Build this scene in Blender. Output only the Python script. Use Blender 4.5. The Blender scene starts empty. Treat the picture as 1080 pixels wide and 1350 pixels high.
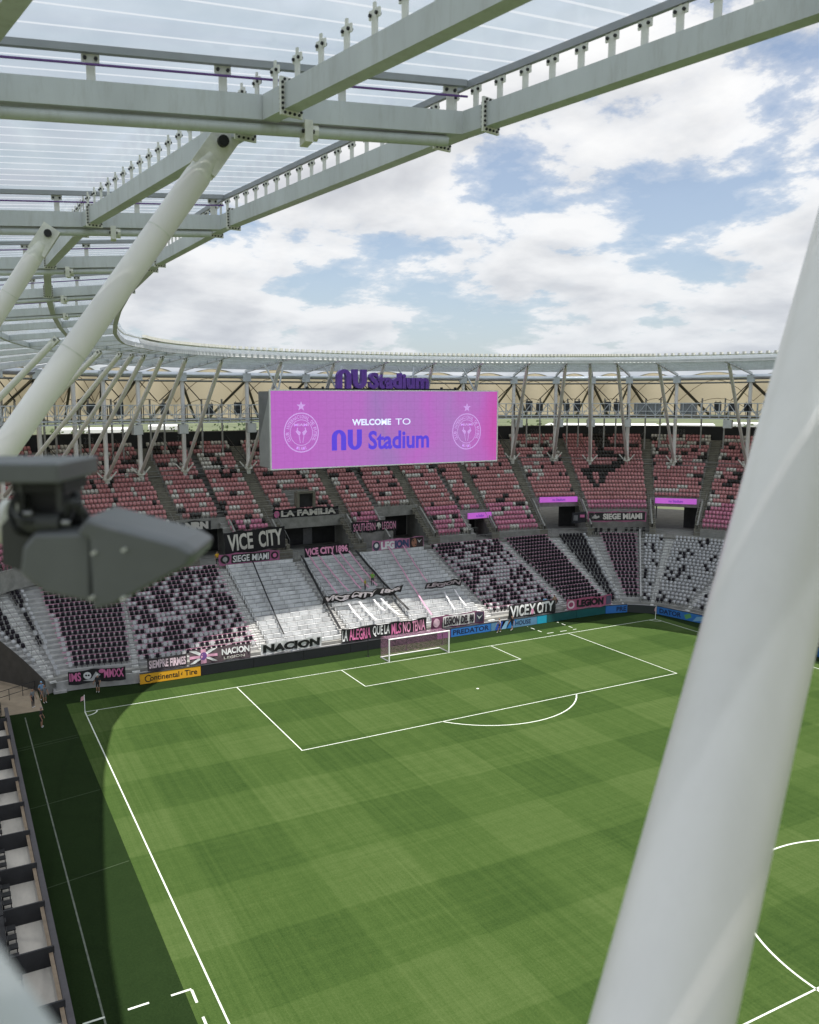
import bpy, bmesh, math, random
import numpy as np
from mathutils import Vector, Matrix
random.seed(7); rng = np.random.default_rng(7)
SC = bpy.context.scene
COL = SC.collection
# ------------------------------------------------------------------ camera
CAM = Vector((-9.521, -74.913, 27.121)); YAW, PIT, ROLL = 0.477, -0.132, -0.002
fw = Vector((math.sin(YAW)*math.cos(PIT), math.cos(YAW)*math.cos(PIT), math.sin(PIT)))
rt = fw.cross(Vector((0, 0, 1))).normalized(); up = rt.cross(fw)
r2 = rt*math.cos(ROLL)+up*math.sin(ROLL); u2 = -rt*math.sin(ROLL)+up*math.cos(ROLL)
cd = bpy.data.cameras.new('camera'); cam = bpy.data.objects.new('camera', cd); COL.objects.link(cam)
M = Matrix((r2, u2, -fw)).transposed().to_4x4(); M.translation = CAM; cam.matrix_world = M
cd.sensor_fit = 'VERTICAL'; cd.sensor_height = 36; cd.sensor_width = 28.8; cd.lens = 1106.12/1350*36
cd.shift_x = 40/1350; cd.clip_start = .05; cd.clip_end = 6000
cd.dof.use_dof = True; cd.dof.focus_distance = 95; cd.dof.aperture_fstop = 1.9
SC.camera = cam
# ------------------------------------------------------------------ world: sky with broken cloud
W = bpy.data.worlds.new('World'); SC.world = W; W.use_nodes = True
nt = W.node_tree; nt.nodes.clear()
def N(tree, typ, **kw):
    n = tree.nodes.new(typ)
    for k, v in kw.items(): setattr(n, k, v)
    return n
SUN = Vector((.95, -7.2, 31.2)).normalized()
EL = math.asin(SUN.z); AZ = math.atan2(SUN.x, SUN.y)
sky = N(nt, 'ShaderNodeTexSky', sky_type='NISHITA', sun_disc=False, sun_elevation=EL, sun_rotation=AZ, air_density=1.0, dust_density=1.2, ozone_density=2.0)
tc = N(nt, 'ShaderNodeTexCoord'); sep = N(nt, 'ShaderNodeSeparateXYZ'); nt.links.new(tc.outputs['Generated'], sep.inputs[0])
def math_(tree, op, a, b=None, c=None):
    n = N(tree, 'ShaderNodeMath', operation=op)
    for i, v in enumerate((a, b, c)):
        if v is None: continue
        if isinstance(v, (int, float)): n.inputs[i].default_value = v
        else: tree.links.new(v, n.inputs[i])
    return n.outputs[0]
zz = math_(nt, 'ADD', math_(nt, 'MAXIMUM', sep.outputs[2], 0.0), .24)
comb = N(nt, 'ShaderNodeCombineXYZ')
nt.links.new(math_(nt, 'DIVIDE', sep.outputs[0], zz), comb.inputs[0]); nt.links.new(math_(nt, 'DIVIDE', sep.outputs[1], zz), comb.inputs[1])
def cloud_noise(off, scale, detail, rough, dist=.0, lac=2.1):
    mp = N(nt, 'ShaderNodeMapping'); mp.inputs['Location'].default_value = off
    nt.links.new(comb.outputs[0], mp.inputs[0])
    n = N(nt, 'ShaderNodeTexNoise', noise_dimensions='2D'); nt.links.new(mp.outputs[0], n.inputs['Vector'])
    n.inputs['Scale'].default_value = scale; n.inputs['Detail'].default_value = detail; n.inputs['Roughness'].default_value = rough
    n.inputs['Distortion'].default_value = dist; n.inputs['Lacunarity'].default_value = lac
    return n.outputs['Fac']
CO = (20.3, 4.4, 0)
SH = (-.055, -.12, 0)                                               # towards the observer: a cloud's shaded base
big = cloud_noise(CO, .75, 2, .5)
n1 = math_(nt, 'ADD', math_(nt, 'MULTIPLY', cloud_noise(CO, 1.9, 12, .58, .05), .62), math_(nt, 'MULTIPLY', big, .38))
off2 = (CO[0]+SH[0], CO[1]+SH[1], 0)
n2 = math_(nt, 'ADD', math_(nt, 'MULTIPLY', cloud_noise(off2, 1.9, 7, .5, .1), .62), math_(nt, 'MULTIPLY', cloud_noise(off2, .75, 2, .5), .38))
def ramp(fac, stops):
    r = N(nt, 'ShaderNodeValToRGB'); nt.links.new(fac, r.inputs[0])
    e = r.color_ramp.elements; e[0].position, e[0].color = stops[0]; e[1].position, e[1].color = stops[-1]
    for p, c in stops[1:-1]:
        q = e.new(p); q.color = c
    return r.outputs[0]
g = lambda v: (v, v, v, 1)
cov = ramp(n1, [(.415, g(.16)), (.452, g(.40)), (.478, g(.93)), (.52, g(1))])
thick = ramp(n2, [(.45, (7.2, 7.2, 7.2, 1)), (.51, (6.4, 6.43, 6.5, 1)), (.57, (5.2, 5.3, 5.5, 1)), (.66, (4.0, 4.1, 4.4, 1))])
mx = N(nt, 'ShaderNodeMix', data_type='RGBA'); nt.links.new(cov, mx.inputs[0])
nt.links.new(sky.outputs[0], mx.inputs[6]); nt.links.new(thick, mx.inputs[7])
hz = N(nt, 'ShaderNodeMix', data_type='RGBA')                       # pale haze low over the horizon
nt.links.new(math_(nt, 'MULTIPLY', math_(nt, 'POWER', 2.718, math_(nt, 'MULTIPLY', math_(nt, 'MAXIMUM', sep.outputs[2], 0.0), -9.0)), .62), hz.inputs[0])
nt.links.new(mx.outputs[2], hz.inputs[6]); hz.inputs[7].default_value = (3.6, 4.1, 4.75, 1)
bg = N(nt, 'ShaderNodeBackground'); bg.inputs[1].default_value = .108; nt.links.new(hz.outputs[2], bg.inputs[0])
wo = N(nt, 'ShaderNodeOutputWorld'); nt.links.new(bg.outputs[0], wo.inputs[0])
# ------------------------------------------------------------------ sun, exposure
sd = bpy.data.lights.new('sun', 'SUN'); sd.energy = 5.0; sd.angle = math.radians(.55); sd.color = (1, .965, .91)
so = bpy.data.objects.new('sun', sd); COL.objects.link(so); so.rotation_euler = SUN.to_track_quat('Z', 'Y').to_euler(); so.location = (34, -50, 120)
vs = SC.view_settings; vs.view_transform = 'Standard'; vs.look = 'None'; vs.exposure = .38; vs.gamma = 1; vs.use_curve_mapping = False
SC.cycles.use_denoising = True; SC.cycles.max_bounces = 8; SC.cycles.transparent_max_bounces = 16
# ------------------------------------------------------------------ materials
MATS = {}
def mat(name, col, rough=.6, metal=0, var=.12, scale=3., bump=0., spec=.5, emit=None, trans=None, streak=None, dirt=0.):
    if name in MATS: return MATS[name]
    m = bpy.data.materials.new(name); m.use_nodes = True; t = m.node_tree; b = t.nodes['Principled BSDF']
    b.inputs['Roughness'].default_value = rough; b.inputs['Metallic'].default_value = metal
    b.inputs['Specular IOR Level'].default_value = spec
    c = (*col, 1)
    if var:
        tx = N(t, 'ShaderNodeTexCoord'); mp = N(t, 'ShaderNodeMapping'); t.links.new(tx.outputs['Object'], mp.inputs[0])
        if streak: mp.inputs['Scale'].default_value = streak
        no = N(t, 'ShaderNodeTexNoise'); no.inputs['Scale'].default_value = scale; no.inputs['Detail'].default_value = 6; no.inputs['Roughness'].default_value = .62
        t.links.new(mp.outputs[0], no.inputs['Vector'])
        r = N(t, 'ShaderNodeValToRGB'); t.links.new(no.outputs['Fac'], r.inputs[0])
        e = r.color_ramp.elements; e[0].position = .32; e[1].position = .68
        e[0].color = tuple(max(0, v*(1-var)) for v in col)+(1,); e[1].color = tuple(min(1, v*(1+var)) for v in col)+(1,)
        t.links.new(r.outputs[0], b.inputs['Base Color'])
        if dirt:      # grime spots and runs, and patchy gloss
            mp2 = N(t, 'ShaderNodeMapping'); mp2.inputs['Scale'].default_value = (1, 1, .18); t.links.new(tx.outputs['Object'], mp2.inputs[0])
            d2 = N(t, 'ShaderNodeTexNoise'); d2.inputs['Scale'].default_value = 7; d2.inputs['Detail'].default_value = 8; d2.inputs['Roughness'].default_value = .72; t.links.new(mp2.outputs[0], d2.inputs['Vector'])
            mr = N(t, 'ShaderNodeMapRange', clamp=True); mr.inputs[1].default_value = .50; mr.inputs[2].default_value = .74; mr.inputs[4].default_value = dirt; t.links.new(d2.outputs['Fac'], mr.inputs[0])
            mxd = N(t, 'ShaderNodeMix', data_type='RGBA'); t.links.new(mr.outputs[0], mxd.inputs[0]); t.links.new(r.outputs[0], mxd.inputs[6]); mxd.inputs[7].default_value = (.24, .22, .18, 1)
            t.links.new(mxd.outputs[2], b.inputs['Base Color'])
            rr = N(t, 'ShaderNodeMapRange'); rr.inputs[3].default_value = rough-.08; rr.inputs[4].default_value = rough+.22; t.links.new(d2.outputs['Fac'], rr.inputs[0]); t.links.new(rr.outputs[0], b.inputs['Roughness'])
        if bump:
            bp = N(t, 'ShaderNodeBump'); bp.inputs['Strength'].default_value = bump; bp.inputs['Distance'].default_value = .02
            t.links.new(no.outputs['Fac'], bp.inputs['Height']); t.links.new(bp.outputs[0], b.inputs['Normal'])
    else: b.inputs['Base Color'].default_value = c
    if emit:
        b.inputs['Emission Color'].default_value = (*col, 1); b.inputs['Emission Strength'].default_value = emit
    if trans:
        tr = N(t, 'ShaderNodeBsdfTranslucent'); tr.inputs[0].default_value = (*trans[1], 1)
        mi = N(t, 'ShaderNodeMixShader'); mi.inputs[0].default_value = trans[0]
        t.links.new(b.outputs[0], mi.inputs[1]); t.links.new(tr.outputs[0], mi.inputs[2]); t.links.new(mi.outputs[0], t.nodes['Material Output'].inputs[0])
    MATS[name] = m; return m
STEEL = mat('white_painted_steel', (.56, .58, .60), .36, 0, .10, .9, .02, streak=(1, 1, .3), dirt=.32)
STRUT = mat('strut_paint', (.82, .785, .765), .28, 0, .07, .7, .015, streak=(1, 1, .25), dirt=.05)
STEEL2 = mat('white_bracket', (.72, .71, .66), .5, 0, .12, 6)
BOLT = mat('dark_bolt', (.03, .03, .03), .5, .6, 0)
PIPE = mat('silver_pipe', (.62, .63, .65), .28, .85, .08, 1)
CONC = mat('grey_concrete', (.26, .255, .235), .85, 0, .22, 1.2, .25)
CONCL = mat('pale_concrete', (.36, .355, .345), .85, 0, .18, 1.6, .2)
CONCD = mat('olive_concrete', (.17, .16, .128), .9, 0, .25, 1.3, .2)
BLACK = mat('black_paint', (.008, .008, .009), .6, 0, 0)
DKMET = mat('dark_grey_metal', (.03, .032, .036), .55, .1, .15, 4)
RAILM = mat('rail_grey', (.22, .22, .21), .45, .5, .1, 3)
# ------------------------------------------------------------------ mesh builder
class MB:
    def __init__(s): s.v = []; s.f = []; s.m = []; s.mats = []
    def mi(s, m):
        if m not in s.mats: s.mats.append(m)
        return s.mats.index(m)
    def add(s, vs, fs, m=None):
        o = len(s.v); s.v += [tuple(v) for v in vs]; s.f += [tuple(i+o for i in f) for f in fs]
        k = s.mi(m) if m else 0
        s.m += [k]*len(fs); return s
    def obox(s, c, ax, ay, az, m=None):   # half axes
        c, ax, ay, az = map(Vector, (c, ax, ay, az))
        vs = [c+ax*i+ay*j+az*k for i in (-1, 1) for j in (-1, 1) for k in (-1, 1)]
        return s.add(vs, [(0, 1, 3, 2), (4, 6, 7, 5), (0, 4, 5, 1), (2, 3, 7, 6), (0, 2, 6, 4), (1, 5, 7, 3)], m)
    def box(s, a, b, m=None):
        a, b = Vector(a), Vector(b); h = (b-a)/2
        return s.obox((a+b)/2, (h.x, 0, 0), (0, h.y, 0), (0, 0, h.z), m)
    def bar(s, p, q, w, h, m=None, upv=(0, 0, 1)):   # rectangular bar, w across, h along up
        p, q = Vector(p), Vector(q); d = (q-p); x = d.normalized(); u = Vector(upv); y = u.cross(x)
        if y.length < 1e-4: y = Vector((1, 0, 0)).cross(x)
        y.normalize(); z = x.cross(y)
        return s.obox((p+q)/2, d/2, y*w/2, z*h/2, m)
    def tube(s, p, q, r, n=8, r2=None, m=None, cap=True):
        p, q = Vector(p), Vector(q); d = (q-p).normalized(); a = d.cross(Vector((0, 0, 1)))
        if a.length < 1e-3: a = Vector((1, 0, 0))
        a.normalize(); b = d.cross(a); r2 = r if r2 is None else r2
        vs = [c+(a*math.cos(t)+b*math.sin(t))*R for c, R in ((p, r), (q, r2)) for t in [2*math.pi*i/n for i in range(n)]]
        fs = [(i, (i+1) % n, n+(i+1) % n, n+i) for i in range(n)]
        if cap: fs += [tuple(range(n))[::-1], tuple(range(n, 2*n))]
        return s.add(vs, fs, m)
    def path(s, pts, r, n=6, m=None):
        for a, b in zip(pts[:-1], pts[1:]): s.tube(a, b, r, n, m=m)
        return s
    def build(s, name, material=None, parent=None, smooth=False, loc=None):
        me = bpy.data.meshes.new(name); me.from_pydata(s.v, [], s.f)
        ms = s.mats if s.mats else [material]
        if material and s.mats and material not in s.mats: pass
        for m in ms: me.materials.append(m)
        if len(ms) > 1: me.polygons.foreach_set('material_index', s.m)
        if smooth:
            me.polygons.foreach_set('use_smooth', [True]*len(s.f))
            try: me.set_sharp_from_angle(angle=math.radians(40))
            except Exception: pass
        me.update()
        return obj(name, me, parent, loc)
def obj(name, me, parent=None, loc=None):
    o = bpy.data.objects.new(name, me); COL.objects.link(o)
    if loc is not None: o.location = loc
    if parent is not None:
        o.parent = parent
        if parent.type == 'EMPTY' or True: o.matrix_parent_inverse = PINV.get(parent.name, Matrix())
    return o
PINV = {}
def tag(o, label=None, cat=None, group=None, kind=None):
    if label: o['label'] = label
    if cat: o['category'] = cat
    if group: o['group'] = group
    if kind: o['kind'] = kind
    return o
def thing(name, label, cat, loc=(0, 0, 0), group=None):
    e = bpy.data.objects.new(name, None); COL.objects.link(e); e.location = loc; e.empty_display_size = .3
    PINV[e.name] = Matrix.Translation(-Vector(loc))         # parts are given in world coordinates
    return tag(e, label, cat, group)
def thing_part(name, parent, loc):      # a part that is itself made of pieces
    e = bpy.data.objects.new(name, None); COL.objects.link(e); e.location = loc; e.parent = parent; e.empty_display_size = .2
    e.matrix_parent_inverse = PINV[parent.name]; PINV[e.name] = Matrix.Translation(-Vector(loc)); return e
# ------------------------------------------------------------------ bowl geometry
UBc = np.array([(-11,-2),(-10,6),(-7.5,13),(-3,18.5),(4,21.6),(14,22.3),(26,22.3),(40,22.3),(54,22.3),(64,21.3),(73,19),(80,16.2),(85.5,12),(88.8,6),(90.3,-2),(90.7,-15),(90.7,-45)], float)
UTc = np.array([(-25,-2),(-23,9),(-20,20),(-13,32),(-2,40.5),(12,43.5),(26,43.5),(41,43.5),(57,43.5),(71,43),(83,40),(93,34),(101,24.5),(106,12),(108,-1),(108.5,-15),(108.5,-45)], float)
LFc = np.array([(-13,-7),(-9.5,0),(-5.5,4.8),(-.5,6.8),(6,6.0),(14,5.8),(26,5.8),(38,5.8),(50,5.8),(60,5.6),(66.4,5.2),(70.3,2.1),(72,-3.5),(72.6,-12),(72.6,-30),(72.6,-60)], float)
IRc = np.array([(7,-92),(3.6,-82),(1.4,-74.5),(-.1,-67.9),(-1.4,-62.1),(-2.6,-53.5),(-2.9,-45.5),(-2.2,-37),(-.8,-26.6),(.9,-16.5),(3.6,-5.5),(7.7,2.2),(12.8,7.2),(21.7,11.6),(36,13.2),(50.5,10.9),(63.3,5.1),(70.2,-.6),(75.8,-9.4),(79,-20),(80.5,-35),(80.5,-52),(79,-70)], float)
ZUB, ZUT, NU = 8.6, 21.1, 24
ZLF, LROW, LRISE, NL = 1.3, .76, .315, 20
ZW = 7.55                                                  # walkway level between the tiers
def cr(C, u):
    u = min(max(u, 0), len(C)-1); i = min(int(u), len(C)-2); f = u-i
    G = lambda k: C[min(max(k, 0), len(C)-1)]
    a, b, c, d = G(i-1), G(i), G(i+1), G(i+2)
    return .5*(2*b+(c-a)*f+(2*a-5*b+4*c-d)*f*f+(3*b-a-3*c+d)*f**3)
def upl(u, v): return cr(UBc, u)*(1-v)+cr(UTc, u)*v
def upz(v): return ZUB+(ZUT-ZUB)*v
def uout(u, v=.5):
    d = cr(UTc, u)-cr(UBc, u); return d/np.linalg.norm(d)
def lnorm(u):
    q = cr(LFc, u+1e-3)-cr(LFc, u-1e-3); q /= np.linalg.norm(q); return np.array([-q[1], q[0]])
def lpl(u, t): return cr(LFc, u)+lnorm(u)*t
def lz(t): return ZLF+t*LRISE/LROW
def uspan(a, b, step=.1):
    n = max(1, int(math.ceil((b-a)/step))); return [a+(b-a)*i/n for i in range(n+1)]
def strip(rails, flip=False):
    """rails: list of equal-length point lists -> verts, quads"""
    n = len(rails[0]); vs = [p for r in rails for p in r]; fs = []
    for k in range(len(rails)-1):
        for i in range(n-1):
            f = (k*n+i, k*n+i+1, (k+1)*n+i+1, (k+1)*n+i); fs.append(f[::-1] if flip else f)
    return vs, fs
P3 = lambda p, z: (float(p[0]), float(p[1]), float(z))
# ------------------------------------------------------------------ text and flat marks
def text_mesh(s, bold=0., spacing=1.0):
    cu = bpy.data.curves.new('txt', 'FONT'); cu.body = s; cu.size = 1; cu.offset = bold; cu.resolution_u = 3; cu.space_character = spacing
    o = bpy.data.objects.new('txt', cu); COL.objects.link(o)
    dg = bpy.context.evaluated_depsgraph_get(); me = bpy.data.meshes.new_from_object(o.evaluated_get(dg))
    v = [tuple(x.co[:2]) for x in me.vertices]; f = [tuple(p.vertices) for p in me.polygons]
    bpy.data.objects.remove(o); bpy.data.curves.remove(cu); bpy.data.meshes.remove(me)
    return np.array(v), f
def fit(v, x0, x1, y0, y1):
    lo, hi = v.min(0), v.max(0); return (v-lo)/(hi-lo)*[x1-x0, y1-y0]+[x0, y0]
def flat(name, v2, faces, frame, material, parent, off=.02, rip=None):
    O_, X, Y, Nn = frame
    vs = []
    for x, y in v2:
        d = off+(rip(x, y) if rip else 0); vs.append(O_+X*float(x)+Y*float(y)+Nn*d)
    mb = MB(); mb.add(vs, faces); return mb.build(name, material, parent)
def refine(v2, faces, maxlen=.4):      # cut long edges so that flat marks follow the folds of the cloth
    bm = bmesh.new(); bv = [bm.verts.new((float(x), float(y), 0)) for x, y in v2]
    for f in faces:
        try: bm.faces.new([bv[k] for k in f])
        except ValueError: pass
    bmesh.ops.triangulate(bm, faces=bm.faces[:])
    for _ in range(4):
        es = [e for e in bm.edges if e.calc_length() > maxlen]
        if not es: break
        bmesh.ops.subdivide_edges(bm, edges=es, cuts=1); bmesh.ops.triangulate(bm, faces=[f for f in bm.faces if len(f.verts) > 3])
    bm.verts.index_update(); out = [(v.co.x, v.co.y) for v in bm.verts], [tuple(v.index for v in f.verts) for f in bm.faces]; bm.free(); return out
def frame_of(A, B, lean=0.):
    A, B = Vector(A), Vector(B); X = (B-A); L = X.length; X.normalize()
    Nn = X.cross(Vector((0, 0, 1))).normalized()            # towards the pitch
    Y = (Vector((0, 0, 1))-X*X.z - Nn*lean).normalized()
    return (A, X, Y, X.cross(Y)), L
# ================================================================== GROUND
def sheet(name, x0, y0, x1, y1, z, m):
    mb = MB(); mb.add([(x0, y0, z), (x1, y0, z), (x1, y1, z), (x0, y1, z)], [(0, 1, 2, 3)]); return tag(mb.build(name, m), kind='structure')
GR = mat('far_ground', (.10, .12, .06), .95, 0, .3, .02)
sheet('ground', -3000, -3000, 3000, 3000, -.35, GR)
def turf(name, base, checker):
    m = bpy.data.materials.new(name); m.use_nodes = True; t = m.node_tree; b = t.nodes['Principled BSDF']; L = t.links.new
    b.inputs['Roughness'].default_value = .9; b.inputs['Specular IOR Level'].default_value = .08
    ge = N(t, 'ShaderNodeNewGeometry'); sp = N(t, 'ShaderNodeSeparateXYZ'); L(ge.outputs['Position'], sp.inputs[0])
    def noise(sc, vec, det=5, ro=.6):
        mp = N(t, 'ShaderNodeMapping'); mp.inputs['Scale'].default_value = vec; L(ge.outputs['Position'], mp.inputs[0])
        n = N(t, 'ShaderNodeTexNoise'); n.inputs['Scale'].default_value = sc; n.inputs['Detail'].default_value = det; n.inputs['Roughness'].default_value = ro
        L(mp.outputs[0], n.inputs['Vector']); return n.outputs['Fac']
    val = None
    def acc(x, k):
        nonlocal val
        y = math_(t, 'MULTIPLY', math_(t, 'SUBTRACT', x, .5), k)
        val = y if val is None else math_(t, 'ADD', val, y)
    wob = noise(.35, (1, 1, 1), 3)
    if checker:
        def band(o, per, ph):
            x = math_(t, 'ADD', math_(t, 'ADD', o, ph), math_(t, 'MULTIPLY', math_(t, 'SUBTRACT', wob, .5), .35))
            s = math_(t, 'SINE', math_(t, 'MULTIPLY', x, math.pi/per))
            mr = N(t, 'ShaderNodeMapRange', clamp=True); mr.inputs[1].default_value = -.05; mr.inputs[2].default_value = .05; L(s, mr.inputs[0]); return mr.outputs[0]
        acc(band(sp.outputs[0], 5.76, -13.84+5.76), .20)
        acc(band(sp.outputs[1], 5.25, 5.25), .24)
        acc(noise(1.0, (3.4, .03, 1), 5, .75), 1.0)    # mower and wheel lines along the pitch
        acc(noise(1.0, (.03, 2.6, 1), 5, .75), .6)      # and across it
    acc(noise(.09, (1, 1, 1), 4), .42); acc(noise(1.1, (1, 1, 1), 5, .7), .45); acc(noise(9, (1, 1, 1), 4, .75), 1.0)
    fac = math_(t, 'ADD', val, .5)
    r = N(t, 'ShaderNodeValToRGB'); L(fac, r.inputs[0]); e = r.color_ramp.elements
    e[0].position = .0; e[1].position = 1.
    lo, mid, hi = base
    e[0].color = (*lo, 1); e[1].color = (*hi, 1); q = e.new(.5); q.color = (*mid, 1)
    wear = N(t, 'ShaderNodeMapRange', clamp=True); wear.inputs[1].default_value = .60; wear.inputs[2].default_value = .80; wear.inputs[4].default_value = .5
    L(noise(2.6, (1, .6, 1), 6, .78), wear.inputs[0])
    wm = N(t, 'ShaderNodeMix', data_type='RGBA'); L(wear.outputs[0], wm.inputs[0]); L(r.outputs[0], wm.inputs[6]); wm.inputs[7].default_value = (mid[0]*1.9, mid[1]*1.15, mid[2]*1.3, 1)
    L(wm.outputs[2], b.inputs['Base Color'])
    bp = N(t, 'ShaderNodeBump'); bp.inputs['Strength'].default_value = .5; bp.inputs['Distance'].default_value = .03
    L(noise(22, (1, 1, 1), 3, .7), bp.inputs['Height']); L(bp.outputs[0], b.inputs['Normal'])
    return m
PITCH = turf('pitch_grass', ((.023, .048, .010), (.043, .076, .0175), (.069, .104, .031)), True)
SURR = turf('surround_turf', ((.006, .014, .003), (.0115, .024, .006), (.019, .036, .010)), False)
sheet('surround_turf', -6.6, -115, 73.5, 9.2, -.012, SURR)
sheet('pitch', -1.22, -107.4, 69.4, 2.75, -.004, PITCH)
LINE = mat('line_paint', (.60, .64, .56), .8, 0, .12, 5)
LINED = mat('worn_line', (.11, .13, .10), .8, 0, .3, 2)
def seg(name, a, b, w=.09, z=.004, m=LINE, label=None):
    a, b = Vector((*a, z)), Vector((*b, z)); d = (b-a).normalized(); n = Vector((-d.y, d.x, 0))*w/2
    mb = MB(); mb.add([a-n, b-n, b+n, a+n], [(0, 1, 2, 3)]); return tag(mb.build(name, m), kind='structure')
def arc(name, c, r, a0, a1, w=.12, z=.004, n=64):
    pts = []; R = [r-w/2, r+w/2]; k = max(6, int(abs(a1-a0)/(2*math.pi)*n))
    rails = [[(c[0]+q*math.cos(a0+(a1-a0)*i/k), c[1]+q*math.sin(a0+(a1-a0)*i/k), z) for i in range(k+1)] for q in R[::-1]]
    mb = MB(); mb.add(*strip(rails)); return tag(mb.build(name, LINE), kind='structure')
cx = 34.
seg('goal_line', (-.06, 0), (68.06, 0)); seg('touch_line', (0, -.06), (0, -104.94)); seg('touch_line', (68, -.06), (68, -104.94))
seg('goal_line', (-.06, -105), (68.06, -105)); seg('halfway_line', (.06, -52.5), (67.94, -52.5))
for x in (cx-20.16, cx+20.16): seg('penalty_area_line', (x, -.06), (x, -16.44))
seg('penalty_area_line', (cx-20.22, -16.5), (cx+20.22, -16.5))
for x in (cx-9.16, cx+9.16): seg('goal_area_line', (x, -.06), (x, -5.44))
seg('goal_area_line', (cx-9.22, -5.5), (cx+9.22, -5.5))
th = math.acos(5.5/9.15); arc('penalty_arc', (cx, -11), 9.15, -math.pi/2-th, -math.pi/2+th)
arc('centre_circle', (cx, -52.5), 9.15, 0, 2*math.pi, n=160)
arc('penalty_spot', (cx, -11), .07, 0, 2*math.pi, w=.14); arc('corner_arc', (0, 0), 1, -math.pi/2, 0, n=48); arc('corner_arc', (68, 0), 1, math.pi, 1.5*math.pi, n=48)
def dashes(p, q, on=.95, off=.95, w=.12, m=LINE, z=.004):
    p, q = Vector(p), Vector(q); d = (q-p); L = d.length; d.normalize(); s = 0
    while s < L-.1:
        a, b = p+d*s, p+d*min(L, s+on); seg('dashed_marking', a, b, w, z, m); s += on+off
dashes((51.9, 1.1), (56.2, .95)); dashes((51.75, 1.9), (51.7, 4.6), .7, .6); dashes((56.2, 1.7), (56.25, 4.6), .7, .6)
dashes((-.9, -39.1), (-6, -39.1), .94, 1.0); dashes((-.9, -39.17), (-.98, -62), .93, 1.0)
seg('side_strip_line', (-4.8, 1.), (-4.85, -100), .09, .002, LINED)
for y in (-5.6, -6.1, -16.6, -27): seg('painted_shadow_line', (-6.0, y-.3), (-1.3, y+.5), .07, .001, mat('painted_shadow_line', (.028, .05, .016), .9, 0, .2, 2))  # roof-frame shadow lines, painted as thin strips on the surround turf
# ================================================================== GOAL, FLAGS
GW = mat('white_goal_paint', (.85, .86, .84), .35, 0, 0)
goal = thing('football_goal', 'white framed football goal with pink net on the far goal line', 'goal', (cx, 0, 0))
for x in (cx-3.66, cx+3.66): MB().tube((x, 0, 0), (x, 0, 2.5), .075, 12).build('post', GW, goal, True)
MB().tube((cx-3.73, 0, 2.44), (cx+3.73, 0, 2.44), .075, 12).build('crossbar', GW, goal, True)
mb = MB()
for x in (cx-3.66, cx+3.66): mb.tube((x, 0, .06), (x-.02, 1.9, .06), .06, 8)
mb.tube((cx-3.7, 1.9, .06), (cx+3.7, 1.9, .06), .06, 8); mb.build('ground_frame', GW, goal, True)
NET = mat('pink_net', (.66, .34, .50), .8, 0, 0)
mb = MB(); nx = 46
for i in range(nx+1):
    x = cx-3.66+7.32*i/nx
    mb.path([(x, 0.02, 2.44), (x, .9, 2.40), (x, 1.9, 2.3), (x, 1.88, .1)], .0038, 3)
for k in range(15):
    z = .12+2.2*k/15
    mb.path([(cx-3.66, 0.05, z), (cx-3.66, 1.88, z), (cx+3.66, 1.88, z), (cx+3.66, .05, z)], .0038, 3)
for k in range(12):
    y = .1+1.8*k/12; zt = 2.44-.14*y/1.9
    mb.path([(cx-3.66, y, .1), (cx-3.66, y, zt), (cx+3.66, y, zt), (cx+3.66, y, .1)], .0038, 3)
tag(mb.build('net', NET, goal), kind='stuff')
for i, x in enumerate((29.3, 34.0, 38.6)):
    o = MB().tube((x, 2.85, 0), (x, 2.85, 2.55), .045, 8).tube((x, 2.85, 0), (x, 2.85, .05), .16, 8).build('net_post', BLACK)
    tag(o, ['slim black net pole standing left of the goal', 'slim black net pole behind the middle of the goal', 'slim black net pole behind the right goalpost'][i], 'pole', 'net poles behind the goal')
FLAG = mat('flag_cloth', (.55, .30, .34), .8, 0, .15, 8)
for (x, y), lab in (((0, 0), 'thin corner flag in the shade at the near left corner'), ((68, 0), 'white corner flag pole at the far right corner of the pitch')):
    f = thing('corner_flag', lab, 'corner flag', (x, y, 0), 'corner flags')
    MB().tube((x, y, 0), (x, y, 1.55), .032, 8).build('pole', GW, f, True)
    MB().add([(x, y, 1.5), (x-.05, y-.04, 1.1), (x-.34, y-.1, 1.05), (x-.30, y-.12, 1.42)], [(0, 1, 2, 3)]).build('pennant', FLAG, f)
# ================================================================== LOWER STAND
LS = thing('lower_stand', 'lower tier of concrete terracing wrapping round the far goal and corner', 'stand', (34, 14, 0))
def cutu(t): return 2.62-.022*t
LEND = 14.6
LBLK = [(2.2, 2.68), (2.79, 2.93), (3.02, 3.9), (4.0, 5.38), (7.79, 8.80), (8.90, 9.76), (9.86, 10.13), (10.24, 10.58), (10.63, 10.85), (10.93, 11.7), (11.78, 12.6), (12.68, 13.5), (13.6, 14.5)]
for r in range(NL):
    t0, t1, z = r*LROW, (r+1)*LROW, ZLF+r*LRISE
    us = uspan(cutu(t0), LEND, .12)
    rails = [[P3(lpl(u, t0), z-LRISE if r else -.1) for u in us], [P3(lpl(u, t0), z) for u in us], [P3(lpl(u, t1), z) for u in us]]
    MB().add(*strip(rails, True)).build('terrace_step', CONCL if r else CONC, LS)
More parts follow.
